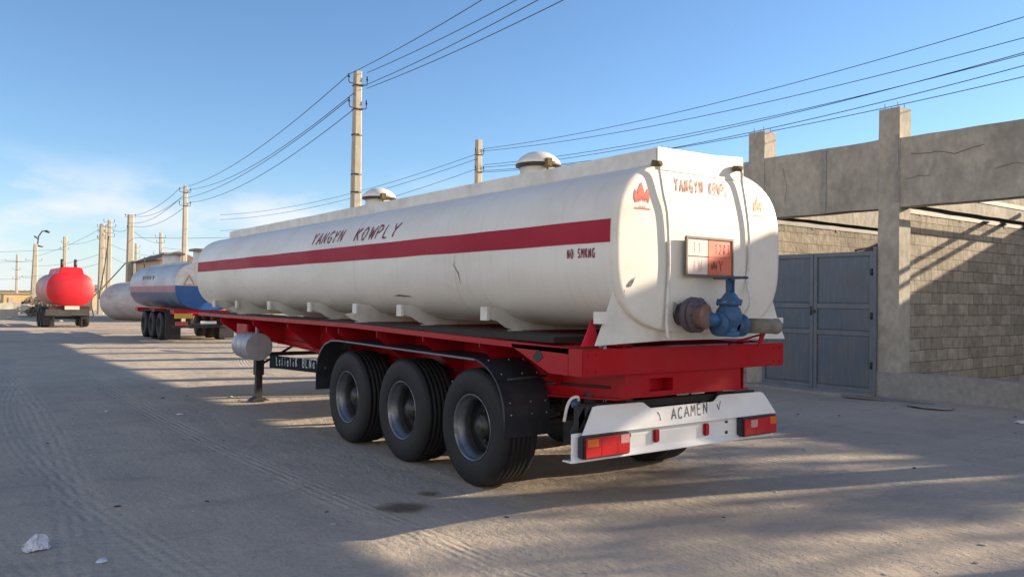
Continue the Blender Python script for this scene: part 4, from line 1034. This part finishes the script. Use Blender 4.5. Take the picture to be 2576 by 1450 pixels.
wire((18.25, 26.9, 7.0), (16.6, -6, 7.9), 1.0, 'slack wire crossing another one above the concrete columns', r=.0095)
wire((18.25, 26.9, 6.8), (15.9, -6, 7.4), 1.0, 'thin slack wire passing behind the near column stub', r=.0095)
for i, (z0, z1) in enumerate(((7.5, 6.8), (7.3, 6.5), (6.9, 5.8))):
    wire((17.9, 26.9, z0), (15.2, 52, z1), .5, ['upper', 'middle', 'lower'][i] + ' wire descending left from the pole behind the tank', r=.010)
far = [((12.8, 75.2, 7.7), (10.6, 107, 6.0)), ((12.8, 75.2, 6.9), (12.8, 100.7, 7.2)), ((13.3, 69.1, 6.9), (19.5, 86.7, 7.0)), ((12.8, 100.7, 6.6), (-20, 112, 5.2)), ((10.5, 107, 5.4), (-25, 118, 4.2)), ((12.8, 75.2, 6.0), (19.5, 86.7, 5.7)),
       ((13.3, 69.1, 6.2), (30, 60, 7.5)), ((12.45, 76.4, 5.2), (10.5, 107, 4.9)), ((12.45, 76.4, 4.4), (9.2, 112, 3.7)), ((9.2, 112, 3.4), (-25, 110, 3.3)), ((12.8, 75.2, 5.0), (21.3, 107, 5.6)), ((12.8, 75.2, 7.4), (13.3, 69.1, 7.0)), ((9.2, 112, 5.6), (-25, 110, 6.0)), ((19.5, 86.7, 6.5), (34, 80, 6.2))]
for a, b in far: wire(a, b, .35, 'faint distant wire strung between the far poles over the tankers', 'distant wires between the far poles', r=.014, n=16)

# ------------------------------------------------------------------ the blue and white tanker
cx, cz = 8.45, 2.03
BT = thing('tanker_trailer', 'blue and white tanker trailer parked farther down the yard, front tank hiding its right half', 'trailer', (cx, 30, 0))
a_, b_, n_ = 1.20, .88, 2.6
def sx2(z): return a_ * max(0, 1 - abs(z / b_) ** n_) ** (1 / n_)
tm = tank_mesh(cx, cz, 30.0, 37.6, a_, b_, n_, .10, .35, N=64, ny=12)
def split_tank(tm, parent, classify, mats, nm='tank_shell'):
    o = obj(nm, tm, mats, parent)
    for p in o.data.polygons:
        c = p.center + off(parent); p.material_index = classify(c, p.normal)
    return o
def clb(c, nrm):
    z = c.z - cz; rear = c.y < 30.03
    if rear: return 1 if z < .02 else 0
    if z < -.22: return 3
    if z < .02: return 4
    return 2
bs = split_tank(tm, BT, clb, [WHITE2, BLUET, SILVERT, BLUES, PINKS])
def trif(x0, z0, w_, h_, y):
    m = MB(); m.add([(x0, y, z0), (x0 + w_, y, z0), (x0 + w_ * .5, y - .0, z0 + h_)], [(0, 1, 2)]); return m
obj('flame_emblem', trif(7.50, 2.06, .40, .36, 29.905), mat('pink_emblem', (.50, .22, .22), .6), bs)
obj('emblem_centre', trif(7.56, 2.085, .28, .25, 29.900), WHITE2, bs)
for k, yy in enumerate((33.4, 33.9, 34.3, 34.7, 35.1)):
    obj('faded_letter', MB().box(cx - sx2(.30) - .012, cx - sx2(.30) - .003, yy, yy + .14, 2.22, 2.44), mat('faded_grey_ink', (.22, .17, .19), .7), bs)
obj('walkway', MB().box(cx - .55, cx + .55, 30.3, 37.0, 2.86, 2.94), STEEL, BT)
for yy, hh in ((30.9, 3.32), (35.6, 3.36)):
    nk = obj('hatch', MB().lathe([(.36, 2.85), (.36, hh), (0, hh)], (cx, yy, 0), (0, 0, 1), 24), WHITE2, BT)
    obj('hatch_lid', MB().box(cx - .42, cx + .42, yy - .42, yy + .42, hh, hh + .08), ROOFG, nk)
obj('ladder_rail', MB().tube([(cx - .75, 37.1, 2.85), (cx - .75, 37.1, 3.3)], .02, 6), IRON, BT)
obj('chassis', MB().box(cx - .55, cx - .43, 30.2, 39.5, .95, 1.15).box(cx + .43, cx + .55, 30.2, 39.5, .95, 1.15).box(cx - 1.2, cx + 1.2, 30.1, 30.25, 1.03, 1.15), RED, BT)
for x in (cx - .9, cx + .9):
    for y in (30.6, 33.5, 36.5): obj('outrigger', MB().box(x - .2, x + .25, y, y + .5, 1.0, 1.15), RED, BT)
for y in (32.2, 33.5, 34.8):
    for s_ in (-1, 1):
        wl = MB().lathe([(0, .06), (.25, .06), (.29, .0), (.40, -.01), (.50, .02), (.525, .06), (.525, .32), (.5, .38), (0, .38)], (cx + s_ * 1.22, y, .525), (-s_, 0, 0), 32)
        obj('wheel', wl, RUBBER, BT)
obj('mudflap', MB().box(cx - 1.24, cx - .70, 31.15, 31.18, .08, 1.02), BLACKP, BT)
obj('mudflap', MB().box(cx + .70, cx + 1.24, 31.15, 31.18, .08, 1.02), BLACKP, BT)
obj('tyre_guard', sheet([(31.2, 1.0), (31.4, 1.10), (35.2, 1.10), (35.4, 1.0)][::-1], cx - 1.25, cx - .8), BLACKP, BT)
obj('yellow_board', MB().box(cx - 1.19, cx - .58, 30.05, 30.09, .86, 1.04), YELLOW, BT)
rb2 = obj('bumper_bar', MB().box(cx - 1.2, cx + 1.2, 30.15, 30.25, .52, .62).box(cx - .6, cx - .5, 30.2, 30.9, .5, .95).box(cx + .5, cx + .6, 30.2, 30.9, .5, .95), BLACKM, BT)
obj('tail_light', MB().box(cx - 1.14, cx - .72, 30.08, 30.15, .60, .74), mat('dull_light_red', (.40, .06, .05), .4), BT)
obj('tail_light', MB().box(cx + .72, cx + 1.14, 30.08, 30.15, .60, .74), MATS['dull_light_red'], BT)
obj('number_plate', MB().box(cx - .28, cx + .28, 30.10, 30.14, .66, .76), mat('plate_white', (.7, .7, .68), .6), BT)
obj('axle', MB().box(cx - 1.0, cx + 1.0, 31.9, 35.0, .45, .60), BLACKM, BT)

# ------------------------------------------------------------------ the red tanker
rx, rz = 6.13, 1.93
RT = thing('tanker_trailer', 'red-ended tanker trailer standing far off at the left, black chassis under it', 'trailer', (rx, 46, 0))
def rsec(t):
    x, z = sect(t, 1.07, .90, 2.5)
    return x, z
tmr = tank_mesh(rx, rz, 46.0, 50.8, 1.07, .86, 2.5, .22, .3, N=64, ny=10)
rs_ = split_tank(tmr, RT, lambda c, n: 0 if c.y < 46.35 else 1, [REDT, mat('dusty_silver', (.46, .15, .15), .4, dirt=(.16, .11, .10), dirt_amt=.8, dscale=.9, stretch=(1, .8, 1))])
hump = MB().prism([(5.55, 2.60), (6.72, 2.60), (6.66, 2.88), (6.60, 3.02), (6.42, 3.045), (5.82, 3.05), (5.68, 3.02)], 'y', 46.0, 50.3)
obj('top_housing', hump, REDT, RT, bevel=.03)
for x in (5.74, 6.34): obj('vent_pipe', MB().tube([(x, 46.25, 2.95), (x, 46.25, 3.44)], .075, 14), mat('vent_brown', (.06, .03, .035), .5), RT)
obj('cross_bolster', MB().box(5.2, 7.0, 46.1, 46.4, .88, 1.08), mat('dark_red_frame', (.08, .01, .012), .6), RT)
obj('chassis', MB().prism([(5.0, .60), (7.0, .60), (6.95, .92), (5.05, .92)], 'y', 46.0, 46.2).box(5.5, 5.62, 46.2, 52, .62, .90).box(6.62, 6.74, 46.2, 52, .62, .90), mat('chassis_dark_grey', (.045, .045, .045), .6, dirt=(.10, .09, .08), dirt_amt=.5), RT)
obj('number_plate', MB().box(5.86, 6.52, 45.95, 45.995, .90, 1.08), mat('old_white_plate', (.62, .55, .48), .7), RT)
for x, s_ in ((4.92, 1), (7.06, -1)):
    for y in (46.9, 48.2):
        obj('wheel', MB().lathe([(0, .05), (.27, .05), (.31, .0), (.42, -.01), (.48, .05), (.48, .34), (.42, .38), (0, .38)], (x, y, .48), (s_, 0, 0), 28), RUBBER, RT)
obj('mudflap', MB().box(4.95, 5.42, 46.25, 46.28, .10, .88), BLACKP, RT)
obj('mudflap', MB().box(6.62, 7.02, 46.25, 46.28, .42, .88), BLACKP, RT)
obj('support_leg', MB().box(5.36, 5.44, 46.1, 46.2, .02, .6).box(6.62, 6.70, 46.1, 46.2, .02, .6).box(6.55, 6.78, 46.05, 46.25, .01, .04), BLACKM, RT)
obj('axle', MB().box(5.2, 6.8, 46.8, 48.4, .40, .52).lathe([(0, 0), (.13, 0), (.13, .3), (0, .3)], (6.37, 46.6, .62), (0, -1, 0), 16), BLACKM, RT)

# ------------------------------------------------------------------ white tank lying on the ground
LT = thing('old_tank', 'old pale tank body lying on the ground behind the blue and white tanker', 'tank', (13.2, 57, 0))
tl = tank_mesh(13.1, 1.22, 54.0, 61.0, 2.15, 1.35, 2.2, .5, .5, N=48, ny=8)
def tilt(mb, cx_, cy_, ang):
    c, s = math.cos(ang), math.sin(ang)
    for v in mb.v: dx, dy = v.x - cx_, v.y - cy_; v.x = cx_ + dx * c - dy * s; v.y = cy_ + dx * s + dy * c
tilt(tl, 13.1, 57, .35)
obj('tank_shell', tl, mat('old_pale_paint', (.52, .49, .48), .5, dirt=(.34, .22, .20), dirt_amt=.8, dscale=.7, stretch=(1, 1, 2.5)), LT)
hmm = MB().lathe([(1.0, 0), (.98, .35), (.75, .75), (.4, .98), (0, 1.05)], (12.6, 58, 2.35), (0, 0, 1), 28)
hp = obj('hatch_cover', hmm, BROWNL, LT)
obj('hatch_handle', MB().tube([(12.95, 57.5, 3.2), (13.1, 57.5, 3.55), (13.25, 57.5, 3.2)], .05, 6), IRON, hp)

# ------------------------------------------------------------------ far background
FB = thing('far_building', 'long low cream building with grey roof behind the paired poles', 'building', (17, 95, 0))
obj('wall', MB().box(14.6, 42, 95, 103, 0, 2.3), CREAM, FB)
obj('roof', MB().prism([(94.6, 2.3), (103.4, 2.3), (99, 2.75)], 'x', 14.4, 42.2), ROOFG, FB)
for k in range(6): obj('window', MB().box(17 + k * 4, 18.2 + k * 4, 94.96, 95.0, .9, 1.8), BLACKM, FB)
HB = thing('far_house', 'far house whose brown gable shows just over the blue and white tanker', 'house', (15.5, 62, 0))
obj('wall', MB().box(13.7, 16.2, 61, 69, 0, 4.2), CREAM, HB)
obj('roof', MB().prism([(13.3, 4.2), (14.9, 4.85), (16.5, 4.2)], 'y', 60.6, 69.4), BROWNL, HB)
YB = thing('far_house', 'small yellow-ochre house on the horizon at the far left', 'house', (7.4, 92, 0))
obj('wall', MB().box(6.5, 8.9, 92, 96, 0, 1.62), mat('ochre_wall', (.55, .40, .20), .9, dirt=(.42, .30, .18), dirt_amt=.5, dscale=1), YB)
obj('roof', MB().box(6.4, 9.0, 91.9, 96.1, 1.62, 1.70), ROOFG, YB)
obj('door', MB().box(6.9, 7.3, 91.95, 91.995, 0, 1.3), mat('door_pale', (.45, .36, .28), .8), YB)
rr = random.Random(21)
for k, (x, y, w_, h_) in enumerate([(3.2, 100, 3.0, 1.4), (-2, 130, 10, 2.2), (-14, 140, 9, 2.6), (11.5, 140, 6, 2.0)]):
    b_ = thing('far_house', ['low brick-coloured house left of the ochre house', 'pale block far out on the left horizon', 'wide pale house at the left edge of the horizon', 'pale far house right behind the shrub'][k], 'house', (x, y, 0))
    obj('wall', MB().box(x - w_ / 2, x + w_ / 2, y, y + 5, 0, h_), [mat('brick_far', (.33, .19, .14), .9), CREAM, SLABM, CREAM][k], b_)
    obj('roof', MB().box(x - w_ / 2 - .2, x + w_ / 2 + .2, y - .2, y + 5.2, h_, h_ + .15), ROOFG, b_)
for k, (x0, x1, y0, y1, h, lb) in enumerate([(33, 45, -34, -12, 5.6, 'long unseen house block added south of the leafy trees to screen low sky'), (46, 58, -11, 8, 6.6, 'unseen house block added east of the leafy trees to screen low sky'), (20, 31, -60, -36, 6.0, 'unseen house block added farthest to the south to screen low sky')]):
    b_ = thing('sky_screen_house', lb, 'house', ((x0 + x1) / 2, (y0 + y1) / 2, 0))  # unseen house blocks added to screen low sky and deepen the shade
    obj('wall', MB().box(x0, x1, y0, y1, 0, h), CREAM, b_); obj('roof', MB().box(x0 - .4, x1 + .4, y0 - .4, y1 + .4, h, h + .2), ROOFG, b_)
    for q_ in range(5):
        yy = y0 + (y1 - y0) * (q_ + .4) / 5; obj('window', MB().box(x0 - .03, x0, yy, yy + 1.2, 1.2, 2.5), BLACKM, b_)
# shrub and brush
def shrub(name, x, y, r, h, m, n, seed, label, cat='shrub', tw=.04, trunk=True, leaf=.25):
    S = thing(name, label, cat, (x, y, 0)); q = random.Random(seed); mb = MB()
    for _ in range(n):
        a = q.uniform(0, 2 * PI); rr_ = r * math.sqrt(q.random()); z = h * (.15 + .85 * q.random() ** .7) * (1 - .45 * (rr_ / r) ** 2)
        p = Vector((x + rr_ * math.cos(a), y + rr_ * math.sin(a), z)); d = Vector((q.uniform(-1, 1), q.uniform(-1, 1), q.uniform(-1, 1))).normalized(); e = d.cross(Vector((q.uniform(-1, 1), q.uniform(-1, 1), q.uniform(-1, 1)))).normalized()
        s_ = leaf * q.uniform(.5, 1.2); mb.add([p - d * s_, p + e * s_ * .45, p + d * s_, p - e * s_ * .45], [(0, 1, 2, 3)])
    obj('foliage', mb, m, S, fix=False)
    st_ = MB()
    for k in range(7):
        a = q.uniform(0, 2 * PI); st_.tube([(x, y, 0), (x + r * .4 * math.cos(a), y + r * .4 * math.sin(a), h * .5), (x + r * .8 * math.cos(a), y + r * .8 * math.sin(a), h * .85)], [tw, tw * .7, tw * .3], 5)
    obj('stem', st_, BARK, S)
    return S
shrub('green_shrub', 9.95, 92, .85, 1.9, mat('leaf_green_pale', (.11, .15, .07), .8), 260, 3, 'small green shrub beside the ochre house on the left horizon')
for k, (x, y, r, h) in enumerate([(9.3, 75, 1.3, 1.5), (8.0, 82, 1.1, 1.3), (6.9, 66, .9, .9), (4.6, 80, 1.2, 1.2)]):
    shrub('dry_bush', x, y, r, h, DRYB, 500, 30 + k, ['tangled dry bush just left of the red tanker', 'dry bush in front of the ochre house', 'low dry bush on the rubble left of the red tanker', 'dry bush at the left edge of the picture'][k], leaf=.16)
# far scrub line: uncountable
q = random.Random(8); sc = MB()
for _ in range(2600):
    y = q.uniform(120, 320); x = q.uniform(-.12 * y - 6, .30 * y + 12); z = q.uniform(0, 1.4) * (y / 150); s_ = q.uniform(.25, .7)
    d = Vector((q.uniform(-1, 1), q.uniform(-.2, .2), q.uniform(-.5, 1))).normalized(); e = Vector((d.z, 0, -d.x))
    p = Vector((x, y, z)); sc.add([p - d * s_, p + e * s_ * .5, p + d * s_, p - e * s_ * .5], [(0, 1, 2, 3)])
tag(obj('far_scrub', sc, mat('far_scrub_col', (.20, .175, .14), .95), fix=False), 'band of dry scrub along the far left horizon', 'scrub', kind='stuff')
# concrete pieces on the left
def block(x0, x1, y0, y1, z0, z1, label, ang=0, amp=.03, m=SLABM, name='concrete_slab', cat='slab'):
    mb = slab(x0, x1, y0, y1, z0, z1, st=.5, amp=amp); tilt(mb, (x0 + x1) / 2, (y0 + y1) / 2, ang)
    return tag(obj(name, mb, m), label, cat)
block(3.8, 5.5, 66, 67.2, 0, .55, 'square concrete block at the left edge with a dark hole', .1, name='concrete_block', cat='block')
block(5.4, 9.3, 69.5, 71, .28, .42, 'long flat concrete slab propped beside the square block', -.05)
block(7.9, 9.0, 66.5, 68, 0, .26, 'low broken slab nearest the red tanker', .3)
block(3.9, 6.5, 76, 77, .1, .9, 'grey stack of rubble behind the square block', .1, amp=.12, name='rubble_heap', cat='rubble')
block(6.5, 9.4, 80, 81.2, 0, .7, 'grey heap of rubble below the ochre house', -.1, amp=.15, name='rubble_heap', cat='rubble')
q = random.Random(5)
for k in range(16):
    x, y = q.uniform(4.5, 8.6), q.uniform(55, 80); s_ = q.uniform(.1, .3)
    mb = MB().lathe([(0, 0), (s_, .05), (s_ * .8, s_ * .6), (0, s_ * .8)], (x, y, 0), (0, 0, 1), 7, smooth=False).jitter(s_ * .3, 3)
    tag(obj('rubble_stone', mb, SLABM), 'pale rubble stone scattered around the red tanker', 'stone', 'rubble stones by the red tanker')

# ------------------------------------------------------------------ litter, stains
def patch(x, y, sx, sy, m, name, label, cat, ang=0):
    mb = MB(); n = 24
    mb.add([(x + .45 * math.cos(2 * PI * k / n), y + .45 * math.sin(2 * PI * k / n), 0) for k in range(n)], [tuple(range(n))])
    o = obj(name, mb, m, loc=(x, y, gz(x, y) + .014)); 
    for v in o.data.vertices: v.co.z = 0
    o.scale = (sx, sy, 1); o.rotation_euler = (0, 0, ang)
    return tag(o, label, cat)
STM = stain_mat('oil_stain', (.13, .09, .05))
patch(3.12, 5.69, 1.15, .80, STM, 'oil_stain', 'large brown oil stain on the dirt in front of the rear wheel', 'stain', -.62)
patch(3.53, 5.98, .50, .36, STM, 'oil_stain', 'small brown oil stain beside the larger one', 'stain', -.62)
q = random.Random(77)
bag = MB(); n = 12
vs = []
for i in range(n):
    for j in range(n):
        u, v = i / (n - 1) - .5, j / (n - 1) - .5; d = math.hypot(u, v) * 2
        z = max(0, .075 * (1 - d ** 2)) + .035 * noise.noise(Vector((u * 9, v * 9, 2))) + .004
        vs.append((.65 + u * .155 + .03 * noise.noise(Vector((u * 5, v * 5, 9))), 6.15 + v * .155 + .04 * noise.noise(Vector((u * 6, v * 4, 4))), max(.002, z)))
bag.add(vs, [(i * n + j, i * n + j + 1, (i + 1) * n + j + 1, (i + 1) * n + j) for i in range(n - 1) for j in range(n - 1)], False)
tag(obj('plastic_bag', bag, PAPERW), 'crumpled white plastic bag on the dirt at lower left', 'litter')
lit = [(.95, 5.62, .035, 'small white scrap below the crumpled bag'), (12.7, 5.0, .09, 'white lump of litter at the foot of the low wall'), (3.0, 12.0, .055, 'flat white scrap left of the landing leg'), (2.2, 12.8, .045, 'white scrap lying far left of the landing leg')]
for k, (x, y, s_, lb) in enumerate(lit):
    mb = MB().lathe([(0, 0), (s_, .004), (s_ * .8, s_ * .35), (0, s_ * .4)], (x, y, gz(x, y)), (0, 0, 1), 9, smooth=False).jitter(s_ * .25, 14)
    tag(obj('litter_scrap', mb, PAPERW), lb, 'litter')
# stones: the largest as individuals, the finest grit as one sheet
q = random.Random(17)
proto = []
for k in range(4):
    mb = MB().lathe([(0, -.3), (.8, -.1), (1, .2), (.6, .6), (0, .7)], (0, 0, 0), (0, 0, 1), 7, smooth=False).jitter(.3, 1.2 + k)
    me_o = obj('pebble', mb, PEBBLE if k < 3 else TWIGM, fix=False); proto.append(me_o)
cnt = 0
while cnt < 130:
    d = q.uniform(3.2, 16); a = R(q.uniform(3, 69)); x, y = d * math.sin(a), d * math.cos(a)
    if x > 13.3 or (3.9 < x < 6.6 and 4.4 < y < 9.5): continue
    o = proto[cnt] if cnt < 4 else q.choice(proto).copy()
    if cnt >= 4: COL.objects.link(o)
    s_ = q.uniform(.005, .014) * (1 + d / 14); o.location = (x, y, gz(x, y) + .002); o.scale = (s_ * q.uniform(.8, 1.8), s_, s_ * q.uniform(.4, .9)); o.rotation_euler = (0, 0, q.uniform(0, 6))
    tag(o, 'small stone or dark fleck lying loose on the dirt yard', 'stone', 'small stones scattered over the dirt'); cnt += 1
q = random.Random(3); gr = MB()
for _ in range(3800):
    d = 2.8 + 12 * q.random() ** 1.4; a = R(q.uniform(0, 72)); x, y = d * math.sin(a), d * math.cos(a)
    if x > 13.8: continue
    s_ = q.uniform(.002, .006) * (1 + d / 12); z = gz(x, y); c = [(math.cos(t + s_ * 99) * s_ * q.uniform(.6, 1.3), math.sin(t + s_ * 99) * s_ * q.uniform(.6, 1.3)) for t in (0, 1.6, 3.1, 4.7)]
    gr.add([(x + p[0], y + p[1], z) for p in c] + [(x, y, z + s_ * .8)], [(0, 1, 4), (1, 2, 4), (2, 3, 4), (3, 0, 4)])
tag(obj('grit', gr, PEBBLE, fix=False), 'loose grit and crumbs strewn over the yard', 'grit', kind='stuff')

# ------------------------------------------------------------------ trees behind the building (they dapple the foreground)
def tree(x, y, h, r, rz_, zc, n, seed, label):
    T = thing('leafy_tree', label, 'tree', (x, y, 0)); q = random.Random(seed)
    tk = MB().tube([(x, y, 0), (x + .1, y, zc * .5), (x, y + .1, zc)], [.22, .16, .08], 10)
    for k in range(9):
        a = q.uniform(0, 2 * PI); e = q.uniform(.3, 1.0); tk.tube([(x, y, zc * .6), (x + r * .45 * math.cos(a), y + r * .45 * math.sin(a), zc), (x + r * .8 * math.cos(a), y + r * .8 * math.sin(a), zc + rz_ * (e - .5))], [.07, .05, .02], 6)
    obj('trunk', tk, BARK, T)
    cl = []
    for _ in range(n // 26):
        while True:
            p = Vector((q.uniform(-1, 1), q.uniform(-1, 1), q.uniform(-1, 1)))
            if p.length < 1: break
        cl.append(Vector((x + p.x * r, y + p.y * r, zc + p.z * rz_)))
    mb = MB()
    for c in cl:
        for _ in range(26):
            p = c + Vector((q.gauss(0, .20), q.gauss(0, .11), q.gauss(0, .30)))
            d = Vector((q.uniform(-1, 1), q.uniform(-1, 1), q.uniform(-1, 1))).normalized(); e = d.orthogonal().normalized(); s_ = q.uniform(.08, .16)
            mb.add([p - d * s_, p + e * s_ * .5, p + d * s_, p - e * s_ * .5], [(0, 1, 2, 3)])
    obj('crown', mb, LEAF, T, fix=False)
tree(30, -3.6, 9, 2.4, 1.2, 7.7, 1500, 1, 'loose leafy tree standing behind the back wall of the concrete building')
tree(30, -8.5, 9, 2.6, 1.3, 7.8, 1500, 2, 'second leafy tree behind the back wall, farther from the gate')
